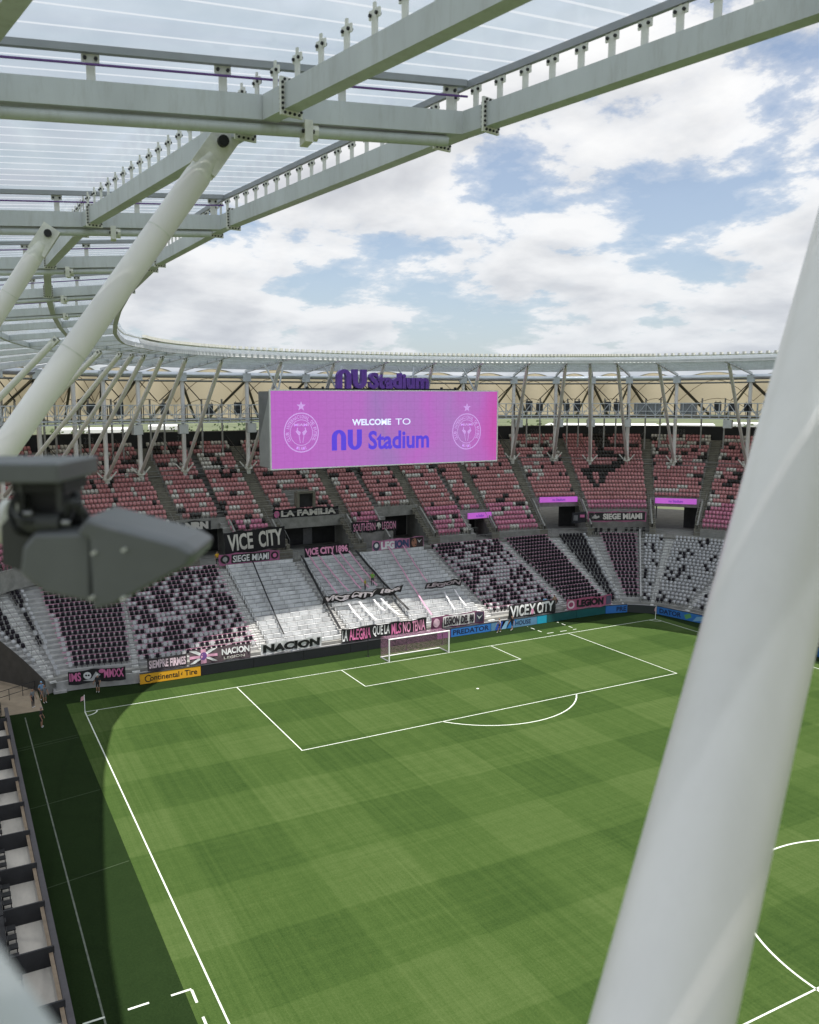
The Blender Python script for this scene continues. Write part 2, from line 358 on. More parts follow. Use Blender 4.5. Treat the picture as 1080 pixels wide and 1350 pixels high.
# side wall along the corner tunnel and back wall
us = [cutu(r*LROW) for r in range(NL+1)]
top = [P3(lpl(u, r*LROW), lz(r*LROW)-.02) for r, u in enumerate(us)]; bot = [(p[0], p[1], -.1) for p in top]
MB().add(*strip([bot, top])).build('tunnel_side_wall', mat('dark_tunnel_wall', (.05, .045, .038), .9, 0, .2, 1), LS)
PINK = mat('pink_edge_paint', (.58, .28, .40), .6, 0, .2, 2)
for r in range(1, NL):
    t0, z = r*LROW, ZLF+r*LRISE
    for bi in (2, 3, 4, 5, 7):
        a, b = LBLK[bi]; us = uspan(a, b, .1)
        z += .62; t0 += .50; o_, i_ = [lpl(u, t0-.012) for u in us], [lpl(u, t0+.05) for u in us]; z0 = z
        rails = [[P3(p, z-.09) for p in o_], [P3(p, z+.02) for p in o_], [P3(p, z+.02) for p in i_]]
        MB().add(*strip(rails, True)).build('row_rail', PINK, LS); z -= .62; t0 -= .50
STAIR = mat('stair_concrete', (.55, .545, .52), .85, 0, .25, 2.5, .2)
def lower_aisle(u0, u1, parent, m=STAIR):
    mb = MB()
    for r in range(NL):
        z = ZLF+r*LRISE; t0 = r*LROW-.34
        a, b, c, d = lpl(u0, t0), lpl(u1, t0), lpl(u1, t0+.34), lpl(u0, t0+.34)
        zb = z-LRISE; zt = z-LRISE/2
        mb.add([P3(a, zb), P3(b, zb), P3(c, zb), P3(d, zb), P3(a, zt), P3(b, zt), P3(c, zt), P3(d, zt)], [(4, 5, 6, 7), (0, 1, 5, 4), (1, 2, 6, 5), (3, 0, 4, 7)])
    return mb.build('aisle_stairs', m, parent)
for a, b in [(2.68, 2.79), (3.9, 4.0), (5.38, 5.46), (6.16, 6.24), (6.83, 6.91), (7.71, 7.79), (8.80, 8.90), (9.76, 9.86), (10.13, 10.17), (10.85, 10.93), (11.7, 11.78), (12.6, 12.68), (13.5, 13.6)]:
    lower_aisle(a, b, LS)
    for uu in (a+.004, b-.004):       # aisle handrails
        mb = MB(); pts = [P3(lpl(uu, t), lz(t)+.95) for t in np.linspace(.4, 14.6, 9)]
        mb.path(pts, .022, 5)
        for p in pts[::2]: mb.tube(p, (p[0], p[1], p[2]-1.0), .02, 5)
        mb.build('aisle_handrail', RAILM, LS)
# crease wall in the right corner
ps = [P3(lpl(10.605, t), lz(t)) for t in np.linspace(-.2, 15.4, 9)]
mb = MB()
for a, b in zip(ps[:-1], ps[1:]): mb.bar((a[0], a[1], a[2]+.45), (b[0], b[1], b[2]+.45), .18, 1.0)
mb.build('dividing_wall', CONCL, LS)
# white standing terrace: rows of rail seats folded flat, one mesh per row and block
RSEAT = mat('pale_rail_seat', (.68, .69, .69), .5, 0, .22, .8)
RSEATD = mat('rail_seat_frame', (.10, .10, .10), .5, .3, 0)
for r in range(NL):
    z = ZLF+r*LRISE
    for a, b in ((5.47, 6.15), (6.25, 6.82), (6.92, 7.70)):
        A, B = lpl(a, r*LROW+.42), lpl(b, r*LROW+.42); L = np.linalg.norm(B-A); n = int(L/.98); nrm = lnorm((a+b)/2); d = (B-A)/L
        mb = MB()
        for i in range(n):
            c = A+d*(i+.5)*L/n; w = L/n/2-.02; h = .40+.03*random.random()
            mb.obox((*c, z+h/2+.06), (*(d*w), 0), (*(nrm*.12), 0), (0, 0, h/2), RSEAT)
        for i in range(0, n+1, 2):
            c = A+d*i*L/n+nrm*.2; mb.tube((*c, z), (*c, z+.92), .016, 4, m=RSEATD)
        A2, B2 = A+nrm*.2, B+nrm*.2; mb.tube((*A2, z+.92), (*B2, z+.92), .02, 5, m=RSEATD)
        mb.build('rail_seat_row', None, LS)
# front parapet with rail and walkway at the back
us = uspan(2.78, LEND, .12)
MB().add(*strip([[P3(lpl(u, -.42), -.1) for u in us], [P3(lpl(u, -.42), 1.02) for u in us], [P3(lpl(u, -.22), 1.02) for u in us], [P3(lpl(u, -.22), .5) for u in us]], True)).build('front_parapet', CONCL, LS)
mb = MB(); us = uspan(3.02, LEND, .2)
mb.path([P3(lpl(u, 15.15), ZW+1.05) for u in us], .03, 5); mb.path([P3(lpl(u, 15.15), ZW+.55) for u in us], .018, 4)
for u in us: p = lpl(u, 15.15); mb.tube(P3(p, ZW-.2), P3(p, ZW+1.05), .022, 4)
mb.build('walkway_railing', RAILM, LS)
us = uspan(1.7, 15.2, .12)
WALK = mat('walkway_floor', (.20, .195, .175), .9, 0, .2, .8)
ua = uspan(1.7, LEND, .12); n = len(ua); ub = [1.2+(15.6-1.2)*i/(n-1) for i in range(n)]
def near_u(p):
    best = min(range(0, 161), key=lambda k: np.linalg.norm(cr(UBc, k/10)-p)); return best/10
inner = [lpl(u, 15.2) for u in ua]; ub = [near_u(p) for p in inner]
outer = [upl(u, 1.5) for u in ub]
MB().add(*strip([[P3(p, ZLF+(NL-1)*LRISE-.05) for p in inner], [P3(p, ZW) for p in inner], [P3(p, ZW) for p in outer]], True)).build('walkway_floor', WALK, LS)
# ================================================================== UPPER STAND
US = thing('upper_stand', 'upper tier of concrete terracing carrying the pink seats', 'stand', (34, 32, 8))
UBLK = [(2.3, 3.38, .10, 0), (3.50, 4.18, .10, 0), (4.30, 5.12, .10, 0), (5.22, 5.64, .31, 1), (5.66, 6.07, .13, 0), (6.17, 6.81, .27, 1), (6.89, 7.20, .10, 0), (7.22, 7.60, .31, 1), (7.68, 8.12, .02, 0), (8.14, 8.44, .19, 1), (8.52, 9.22, .0, 0), (9.36, 10.05, .29, 2), (10.15, 11.30, .17, 0), (11.40, 12.19, .28, 2), (12.31, 13.40, .02, 0), (13.5, 14.5, .25, 1), (14.6, 15.6, .02, 0)]
def vrow(r): return r/NU
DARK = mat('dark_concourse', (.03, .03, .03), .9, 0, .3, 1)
for (a, b, v0, kind) in UBLK:
    r0 = int(round(v0*NU)); us = uspan(a-.055, b+.055, .1)
    for r in range(r0, NU):
        z = upz(vrow(r)); zb = upz(vrow(r-1)) if r > r0 else ZW-.1
        if kind and r == r0: zb = z-1.25
        rails = [[P3(upl(u, vrow(r)), zb) for u in us], [P3(upl(u, vrow(r)), z) for u in us], [P3(upl(u, vrow(r+1)), z) for u in us]]
        MB().add(*strip(rails, True)).build('terrace_step', CONC, US)
    vv = vrow(r0)
    # parapet on top of the block's front edge, with rail
    mb = MB(); pts = [upl(u, vv-.012) for u in us]; z = upz(vv)
    if kind:
        mb.add(*strip([[P3(p, z-1.25) for p in pts], [P3(p, z+.15) for p in pts], [P3(upl(u, vv), z+.15) for u in us]], True)); mb.build('lintel', CONC, US)
    mb = MB(); mb.path([P3(p, z+.9) for p in pts], .025, 5)
    for p in pts: mb.tube(P3(p, z), P3(p, z+.9), .02, 4)
    mb.build('front_rail', RAILM, US)
    if kind:       # the opening: side walls, back, ceiling
        for uu, sgn in ((a-.045, 1), (b+.045, -1)):
            vs_ = np.linspace(0, vv+.28, 8)
            tp = [P3(upl(uu, v), min(upz(v), upz(vv)+.0)+(.55 if v < vv else -.2)) for v in vs_]; bt = [(p[0], p[1], ZW-.1) for p in tp]
            d = np.array([math.cos(0), 0]); q = upl(uu+.02, .1)-upl(uu, .1); q = q/np.linalg.norm(q)*.22*sgn
            tp2 = [(p[0]-q[0], p[1]-q[1], p[2]) for p in tp]; bt2 = [(p[0], p[1], ZW-.1) for p in tp2]
            MB().add(*strip([bt, tp, tp2, bt2], sgn < 0)).build('opening_side_wall', CONC, US)
        us2 = uspan(a-.04, b+.04, .1)
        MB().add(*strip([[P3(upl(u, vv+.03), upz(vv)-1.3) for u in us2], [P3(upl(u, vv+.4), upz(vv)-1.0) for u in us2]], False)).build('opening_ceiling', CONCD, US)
        if kind == 1:
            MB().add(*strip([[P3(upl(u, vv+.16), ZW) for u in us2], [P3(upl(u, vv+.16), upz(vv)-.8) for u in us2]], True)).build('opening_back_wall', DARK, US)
            ud = a+(b-a)*.55; A_, B_ = upl(ud, vv+.155), upl(ud+.09, vv+.155)
            MB().bar(P3(A_, ZW+1.1), P3(B_, ZW+1.1), .06, 2.2).build('door', mat('grey_door', (.16, .16, .16), .6), US)
        else:
            um = a+(b-a)*.66; us3 = uspan(um, b+.04, .1)
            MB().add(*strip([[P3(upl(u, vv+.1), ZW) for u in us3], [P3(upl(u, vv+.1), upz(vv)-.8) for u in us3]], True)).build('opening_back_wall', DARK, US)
# small camera hatch in the third block
hu0, hu1, hv = 6.42, 6.58, .33
A_, B_ = upl(hu0, hv), upl(hu1, hv); z = upz(hv)
MB().bar(P3(A_, z+1.0), P3(B_, z+1.0), .5, 2.0).build('hatch_recess', DARK, US)
nn = uout(6.5)
mb = MB()
for q in (A_, B_): c = q-nn*.15; mb.obox((*c, z+1.15), (.18, 0, 0), (0, .5, 0), (0, 0, 1.15))
C_ = (A_+B_)/2-nn*.15; mb.bar((*(A_-nn*.15), z+2.25), (*(B_-nn*.15), z+2.25), .9, .3); mb.build('hatch_surround', CONCD, US)
def upper_aisle(u, w=.05):
    mb = MB()
    for r in range(1, NU):
        z = upz(vrow(r)); dv = .42/NU
        p = [upl(u-w, vrow(r)-dv), upl(u+w, vrow(r)-dv), upl(u+w, vrow(r)), upl(u-w, vrow(r))]; zb, zt = upz(vrow(r-1))-.02, upz(vrow(r-.5))
        mb.add([P3(q, zb) for q in p]+[P3(q, zt) for q in p], [(4, 5, 6, 7), (0, 1, 5, 4), (1, 2, 6, 5), (3, 0, 4, 7)])
    # stepped floor of the aisle itself
    mb.build('aisle_stairs', CONCD, US)
    for r in range(NU):
        z = upz(vrow(r)); zb = upz(vrow(r-1)) if r else ZW
        us = [u-w-.015, u+w+.015]
        rails = [[P3(upl(q, vrow(r)-.002), zb) for q in us], [P3(upl(q, vrow(r)-.002), z+.003) for q in us], [P3(upl(q, vrow(r+1)-.002), z+.003) for q in us]]
        MB().add(*strip(rails, True)).build('aisle_step', CONCD, US)
    for s in (-1, 1):
        mb = MB(); pts = [P3(upl(u+s*w, v), upz(v)+.95) for v in np.linspace(.02, .30, 5)]; mb.path(pts, .03, 5)
        for p in pts: mb.tube((p[0], p[1], p[2]-1), p, .022, 4)
        mb.build('aisle_handrail', RAILM, US)
UAIS = [3.44, 4.24, 5.17, 6.12, 6.85, 7.64, 8.48, 9.29, 10.1, 11.35, 12.25, 13.45, 14.55]
for u in UAIS: upper_aisle(u)
us = uspan(2.0, 15.6, .1)
MB().add(*strip([[P3(upl(u, 1.0), 20.4) for u in us], [P3(upl(u, 1.0), 22.75) for u in us], [P3(upl(u, 1.015), 22.75) for u in us], [P3(upl(u, 1.015), 19.3) for u in us]], True)).build('rear_wall', BLACK, US)
MB().path([P3(upl(u, 1.0), 22.8) for u in us], .07, 5).build('rear_coping', RAILM, US)
NUMM = mat('grey_number_paint', (.10, .10, .10), .7, 0, 0)
for u, s in ((4.7, '223'), (5.6, '224'), (9.05, '225'), (9.75, '226'), (10.75, '227'), (11.8, '228'), (12.8, '229')):
    A_, B_ = upl(u-.05, .998), upl(u+.05, .998); fr, L = frame_of(P3(A_, 21.5), P3(B_, 21.5)); v, f = text_mesh(s)
    flat('section_number', fit(v, 0, 1.3, 0, .8), f, fr, NUMM, US, .03)
# ================================================================== SEATS
def seat_geo(w=1., h=1.):
    v, f = [], []
    def bx(x0, x1, y0, y1, z0, z1, tilt=0, chamf=0):
        o = len(v)
        prof = [(x0, z0), (x1, z0), (x1, z1-chamf), (x1-chamf*.8, z1), (x0+chamf*.8, z1), (x0, z1-chamf)] if chamf else [(x0, z0), (x1, z0), (x1, z1), (x0, z1)]
        n = len(prof)
        for yy in (y0, y1):
            for x, z in prof: v.append((x, yy+tilt*(z-z0), z))
        f.append(tuple(o+i for i in range(n))); f.append(tuple(o+n+i for i in range(n))[::-1])
        for i in range(n): f.append((o+i, o+n+i, o+n+(i+1) % n, o+(i+1) % n))
    bx(-.215, .215, .40, .45, .36, .86, .12, .07)     # back
    bx(-.20, .20, .27, .35, .34, .72, .14, .05)       # folded pan
    bx(-.03, .03, .33, .50, .02, .40)                 # bracket
    return np.array(v)*[w, 1, h], f
SV, SF = seat_geo()
SVL, _ = seat_geo(.84, .74)
SM = {'black': mat('black_seat_plastic', (.012, .009, .014), .5, 0, .3, 2, spec=.2), 'white': mat('grey_white_seat_plastic', (.44, .44, .445), .45, 0, .15, 2),
      'pink': mat('pink_seat_plastic', (.52, .22, .225), .45, 0, .2, .9), 'rose': mat('rose_seat_plastic', (.58, .20, .30), .45, 0, .2, .9),
      'cream': mat('cream_seat_plastic', (.58, .55, .50), .45, 0, .15, 2), 'dark': mat('dark_seat_plastic', (.022, .018, .017), .45, 0, .2, 2)}
LOW, UPP = [], []     # (x,y,z,nx,ny,colour,block,row,k)
for r in range(NL):
    t = r*LROW+.02; z = ZLF+r*LRISE
    for bi, (a, b) in enumerate(LBLK):
        u0 = max(a, cutu(t)+.01); 
        if u0 >= b-.01: continue
        us = np.linspace(u0, b, 80); ps = np.array([lpl(u, t+.3) for u in us]); cl = np.r_[0, np.cumsum(np.linalg.norm(np.diff(ps, axis=0), axis=1))]
        n = int((cl[-1]-.1)/.52); off = (cl[-1]-n*.52)/2
        for k in range(n):
            if r < 1 and bi in (2, 3, 4, 5, 7): continue
            u = np.interp(off+(k+.5)*.52, cl, us); p = lpl(u, t); nn = lnorm(u); c = 'black'; x = random.random()
            h = math.sin(k*.9+r*1.7)+math.sin(r*.8-k*.35+bi)
            if bi == 3: c = 'white' if x < .36+.16*h else 'black'
            elif bi == 4:
                d = (u-a)/(b-a)
                c = 'white' if x < .52+.2*h-.3*(r > 15) else 'black'
            elif bi == 0: c = 'white' if k == 0 else 'black'
            elif bi == 1: c = 'white' if (k == n-1 or x < .12) else 'black'
            elif bi == 2: c = 'white' if k == 0 and r < 12 else 'black'
            elif bi == 6: c = 'white' if k == n-1 else 'black'
            elif bi in (8, 9, 10, 11, 12): c = 'black' if x < .15+.07*h else 'white'
            LOW.append((p[0], p[1], z, nn[0], nn[1], c, bi, r, k))
STAR = [(0, 30, 38), (1, 26, 40), (2, 34, 40), (3, 22, 44), (4, 30, 36), (5, 22, 38), (7, 26, 33), (8, 30, 36)]
for bj, (a, b, v0, kind) in enumerate(UBLK):
    for r in range(int(round(v0*NU)), NU):
        v = vrow(r)+.006; z = upz(vrow(r))
        us = np.linspace(a+.01, b-.01, 60); ps = np.array([upl(u, v+.3/20) for u in us]); cl = np.r_[0, np.cumsum(np.linalg.norm(np.diff(ps, axis=0), axis=1))]
        n = int(cl[-1]/.5); off = (cl[-1]-n*.5)/2
        run = 0; rc = 'pink'
        for k in range(n):
            u = np.interp(off+(k+.5)*.5, cl, us)
            if 6.36 < u < 6.62 and .32 < v < .50: continue
            p = upl(u, v); nn = uout(u); x = random.random()
            if run <= 0:
                pw = .15+.22*max(0, v-.5)*2; pd = .10+.06*(v > .6)
                if bj == 12: pw = pd = 0
                rc = 'cream' if x < pw else ('dark' if x < pw+pd else 'pink'); run = random.choice((1, 1, 1, 2, 2, 3)) if rc != 'pink' else random.choice((1, 2, 3, 4))
            run -= 1; c = rc
            if bj == 12:      # emblem picked out in black seats on the plain pink block
                f_ = k/n; q = r-4
                bands = {19: (.25, .62), 18: (.38, .56), 17: (.38, .58), 16: (.36, .95), 15: (.38, .50), 14: (.36, .60), 13: (.36, .80), 12: (.62, .74), 11: (.55, .70), 10: (.20, .66), 9: (.08, .55), 8: (.06, .45), 7: (.1, .42), 6: (.12, .36), 5: (.16, .3), 4: (.05, .1)}
                if q in bands and bands[q][0] < f_ < bands[q][1] and not (q in (8, 7, 6) and .22 < f_ < .30): c = 'dark'
            if c == 'pink' and v < .22: c = 'rose'
            UPP.append((p[0], p[1], z, nn[0], nn[1], c, bj, r, k))
def seat_mass(name, items, label, SV=SV):
    cols = [c for c in SM if any(i[5] == c for i in items)]; nv = len(SV); n = len(items)
    A = np.array([[i[0], i[1], i[2], i[3], i[4]] for i in items])
    ox, oy = A[:, 3], A[:, 4]                              # outward = local +y ; local x = (oy,-ox)
    j = 1+.0*A[:, 0]
    X = SV[None, :, 0]*oy[:, None]+SV[None, :, 1]*ox[:, None]+A[:, 0:1]
    Y = -SV[None, :, 0]*ox[:, None]+SV[None, :, 1]*oy[:, None]+A[:, 1:2]
    Z = SV[None, :, 2]+A[:, 2:3]
    co = np.stack([X, Y, Z], -1).reshape(-1, 3)
    lv = np.concatenate([np.array(f) for f in SF]); ls = np.array([len(f) for f in SF])
    loops = (lv[None, :]+np.arange(n)[:, None]*nv).ravel(); tot = np.tile(ls, n); start = np.r_[0, np.cumsum(tot)[:-1]]
    me = bpy.data.meshes.new(name); me.vertices.add(len(co)); me.vertices.foreach_set('co', co.ravel())
    me.loops.add(len(loops)); me.loops.foreach_set('vertex_index', loops.astype(np.int32))
    me.polygons.add(len(tot)); me.polygons.foreach_set('loop_start', start.astype(np.int32)); me.polygons.foreach_set('loop_total', tot.astype(np.int32))
    for c in cols: me.materials.append(SM[c])
    me.polygons.foreach_set('material_index', np.repeat([cols.index(i[5]) for i in items], len(SF)).astype(np.int32))
    me.update(calc_edges=True); me.validate()
    return tag(obj(name, me), label, 'seats', kind='stuff')
LOW.sort(key=lambda i: (Vector(i[:3])-CAM).length)
def inview(i):
    d = Vector(i[:3])-CAM; zf = d.dot(fw); x = 500+1106*d.dot(r2)/zf; y = 675-1106*d.dot(u2)/zf
    return 2 < x < 1078 and not (x < 285 and 600 < y < 800)
near = [i for i in LOW if i[6] in (1, 2, 3) and inview(i)][:300]; ns = set(id(i) for i in near)
rest = [i for i in LOW if id(i) not in ns]
seat_mass('stadium_seats', rest, 'mass of black and pale grey folding seats filling the lower tier', SVL)
seat_mass('stadium_seats', UPP, 'mass of pink, cream and dark folding seats filling the upper tier')
proto = {}
for c in ('black', 'white'):
    me = bpy.data.meshes.new('stadium_seat_'+c); me.from_pydata([tuple(map(float, p)) for p in SVL], [], SF); me.materials.append(SM[c]); proto[c] = me
_ONES = 'zeroth first second third fourth fifth sixth seventh eighth ninth tenth eleventh twelfth thirteenth fourteenth fifteenth sixteenth seventeenth eighteenth nineteenth twentieth'.split()
def ORD(k): return _ONES[k] if k <= 20 else ('twenty-' if k < 30 else 'thirty-')+_ONES[k % 10] if k % 10 else 'thirtieth'
BN = {1: 'strip beside tunnel stairs', 2: 'all-black block above skull banner', 3: 'mixed block above yellow board'}
for i in near:
    o = obj('stadium_seat', proto[i[5]], None, i[:3]); o.rotation_euler = (0, 0, math.atan2(-i[3], i[4]))
    tag(o, '%s seat in %s row up, %s from left, %s' % ('black' if i[5] == 'black' else 'pale grey', ORD(i[7]+1), ORD(i[8]+1), BN[i[6]]), 'seat', 'folding seats nearest the corner')
# ================================================================== ROOF
R = []   # rafters: (column x,y,z base, tip x,y, near?)
near_cols = [((-13.56, -75.73, 17.00), (-0.12, -71.89)), ((-14.51, -61.87, 17.60), (-2.03, -63.33)), ((-15.61, -52.58, 17.60), (-3.22, -54.59)), ((-16.15, -44.38, 17.60), (-3.44, -48.21)), ((-17.00, -33.00, 17.00), (-2.94, -41.47)), ((-17.00, -25.00, 17.00), (-2.08, -34.73)), ((-16.60, -16.80, 16.80), (-0.98, -27.62)), ((-15.70, -8.60, 16.60), (0.15, -21.06)), ((-14.20, -0.60, 16.40), (1.43, -15.41)), ((-12.20, 7.20, 16.20), (2.43, -11.77)), ((-9.90, 14.60, 16.00), (3.62, -9.22)), ((-7.20, 22.40, 15.80), (4.62, -7.49)), ((-3.90, 29.80, 15.60), (5.44, -5.85)), ((0.60, 32.90, 16.10), (6.08, -4.85))]
for c, t in near_cols: R.append((np.array(c, float), np.array(t, float)))
for c, t in [((4.90, 34.80, 16.50), (6.81, -3.84)), ((8.60, 35.60, 16.70), (8.63, -1.84)), ((13.10, 36.70, 17.10), (11.00, 0.07)), ((19.00, 37.20, 17.30), (14.82, 2.35)), ((27.90, 37.10, 17.30), (21.47, 4.45)), ((36.70, 37.20, 17.30), (27.39, 5.18)), ((45.50, 37.20, 17.30), (33.13, 5.27)), ((54.30, 37.20, 17.30), (38.69, 4.63)), ((63.10, 36.90, 17.30), (44.06, 3.54)), ((72.00, 35.80, 17.20), (49.17, 1.81)), ((78.90, 33.80, 17.20), (52.99, 0.07)), ((83.80, 30.80, 16.80), (55.18, -1.11)), ((88.90, 27.80, 16.90), (57.64, -2.57)), ((93.90, 22.60, 16.80), (61.10, -5.12)), ((98.80, 12.80, 16.60), (65.66, -10.58)), ((101.60, 1.50, 16.60), (69.12, -17.60)), ((102.80, -11.00, 16.60), (71.12, -25.34)), ((103.00, -24.00, 16.60), (72.21, -34.91)), ((103.00, -37.00, 16.60), (72.49, -44.93))]:
    R.append((np.array(c, float), np.array(t, float)))
ROOF = thing('stadium_roof', 'white steel roof ring with ribbed clear glazing over the stands', 'roof', (34, 20, 31))
ZT = 31.2          # underside of the beams at the inner edge
BH = .335; BW = .23
def glass_mat():
    m = bpy.data.materials.new('roof_glazing'); m.use_nodes = True; t = m.node_tree; t.nodes.clear(); L = t.links.new
    out = N(t, 'ShaderNodeOutputMaterial'); tl = N(t, 'ShaderNodeBsdfTranslucent'); tp = N(t, 'ShaderNodeBsdfTransparent'); gl = N(t, 'ShaderNodeBsdfGlossy')
    ge = N(t, 'ShaderNodeTexCoord'); no = N(t, 'ShaderNodeTexNoise'); no.inputs['Scale'].default_value = .7; no.inputs['Detail'].default_value = 4; L(ge.outputs['Object'], no.inputs['Vector'])
    r = N(t, 'ShaderNodeValToRGB'); L(no.outputs['Fac'], r.inputs[0]); e = r.color_ramp.elements
    e[0].position = .35; e[0].color = (.225, .265, .305, 1); e[1].position = .7; e[1].color = (.275, .31, .35, 1); L(r.outputs[0], tl.inputs[0])
    tp.inputs[0].default_value = (.62, .70, .78, 1); gl.inputs['Roughness'].default_value = .12; gl.inputs[0].default_value = (.9, .93, .95, 1)
    m1 = N(t, 'ShaderNodeMixShader'); m1.inputs[0].default_value = .07; L(tl.outputs[0], m1.inputs[1]); L(tp.outputs[0], m1.inputs[2])
    fr = N(t, 'ShaderNodeFresnel'); fr.inputs[0].default_value = 1.45
    m2 = N(t, 'ShaderNodeMixShader'); L(fr.outputs[0], m2.inputs[0]); L(m1.outputs[0], m2.inputs[1]); L(gl.outputs[0], m2.inputs[2]); L(m2.outputs[0], out.inputs[0])
    return m
GLASS = glass_mat()
RIB = mat('glazing_rib', (.8, .82, .83), .4, 0, .05, 1, trans=(.9, (.315, .34, .37)))
def rz(i, s):      # underside height of rafter i at distance s from its tip
    return ZT-.007*s if i > 11 else ZT-.045*s
def rp(i, s):
    c, t = R[i]; d = c[:2]-t; L = np.linalg.norm(d); return t+d/L*s
def rl(i): return float(np.linalg.norm(R[i][0][:2]-R[i][1]))
STL = {}
brk = MB()
brk.box((-.05, -.012, 0), (.05, .012, .34), STEEL2); brk.box((-.10, -.014, .24), (.10, .014, .34), STEEL2)
for x in (-.06, .06): brk.tube((x, -.04, .28), (x, .04, .28), .022, 6, m=BOLT)
brk.box((-.02, -.014, .34), (.02, .014, .42), STEEL2)
BRK_ME = brk.build('tmp').data; bpy.data.objects.remove(bpy.data.objects['tmp'])
def bracket(p, dirv, parent, s=1.0):
    o = obj('glazing_bracket', BRK_ME, parent); 
    o.matrix_basis = Matrix.Translation(Vector(p)) @ Matrix.Rotation(math.atan2(dirv[1], dirv[0]), 4, 'Z') @ Matrix.Diagonal((s, s, s, 1))
    o.matrix_parent_inverse = Matrix.Translation(-Vector((34, 20, 31))); return o
def splice(p, d, parent, w=BW, h=BH):     # bolted flange collar round a beam, d = beam direction
    d = Vector(d).normalized(); y = Vector((0, 0, 1)).cross(d).normalized(); z = d.cross(y)
    mb = MB(); p = Vector(p)
    mb.obox(p, d*.02, y*(w/2+.06), z*(h/2+.08), STEEL2)
    for s in (-1, 1):
        for k in range(6):
            q = p+y*s*(w/2+.035)+z*(-h/2+h*k/5); mb.tube(q-d*.04, q+d*.04, .019, 6, m=BOLT)
        for k in range(4):
            q = p+y*(-w/2+w*k/3)+z*s*(h/2+.045); mb.tube(q-d*.04, q+d*.04, .019, 6, m=BOLT)
    return mb.build('splice_plate', None, parent)
for i in range(len(R)):
    L = rl(i); c, t = R[i]; nearb = i <= 6
    a = (*rp(i, -.1), rz(i, 0)+BH/2); b = (*rp(i, L+1.0), rz(i, L)+BH/2)
    MB().bar(a, b, BW, BH).build('rafter', STEEL, ROOF)
    if i <= 5:
        d = (c[:2]-t)/L
        # walk-on rail above the rafter: posts, rail, purple cable, lamp stubs; round pipe below
        n = int(L/1.75)
        for k in range(n+1):
            s = .25+k*1.75
            if s < L: bracket((*rp(i, s), rz(i, s)+BH), d, ROOF, 1.15)
        q = np.array([-d[1], d[0]])
        MB().bar((*(rp(i, 0)+q*.05), rz(i, 0)+BH+.43), (*(rp(i, L)+q*.05), rz(i, L)+BH+.43), .09, .11).build('gutter_rail', mat('gutter_grey', (.33, .34, .36), .5, .2, .1, 2), ROOF)
        MB().tube((*(rp(i, 0)+q*.10), rz(i, 0)+BH+.22), (*(rp(i, L)+q*.10), rz(i, L)+BH+.22), .018, 5).build('purple_cable', mat('purple_cable', (.13, .05, .24), .5, 0, 0), ROOF)
        pz = lambda s: rz(i, s)-.09
        MB().tube((*rp(i, .3), pz(.3)), (*rp(i, L-.4), pz(L-.4)), .08, 14).build('drain_pipe', STEEL, ROOF, True)
        s = 2.55; p = rp(i, s); mb = MB(); dv = Vector((*d, 0)); qv = Vector((*q, 0)); P = Vector((*p, pz(s)-.02))
        mb.obox(P, dv*.06, qv*.15, Vector((0, 0, .15)), STEEL2); mb.tube(P-dv*.16+Vector((0, 0, .02)), P-dv*.06+Vector((0, 0, .02)), .12, 12, m=STEEL2)
        for s_ in (-1, 1): mb.tube(P+qv*.11*s_-dv*.09, P+qv*.11*s_+dv*.09, .03, 6, m=BOLT)
        mb.build('pipe_clamp', None, ROOF)
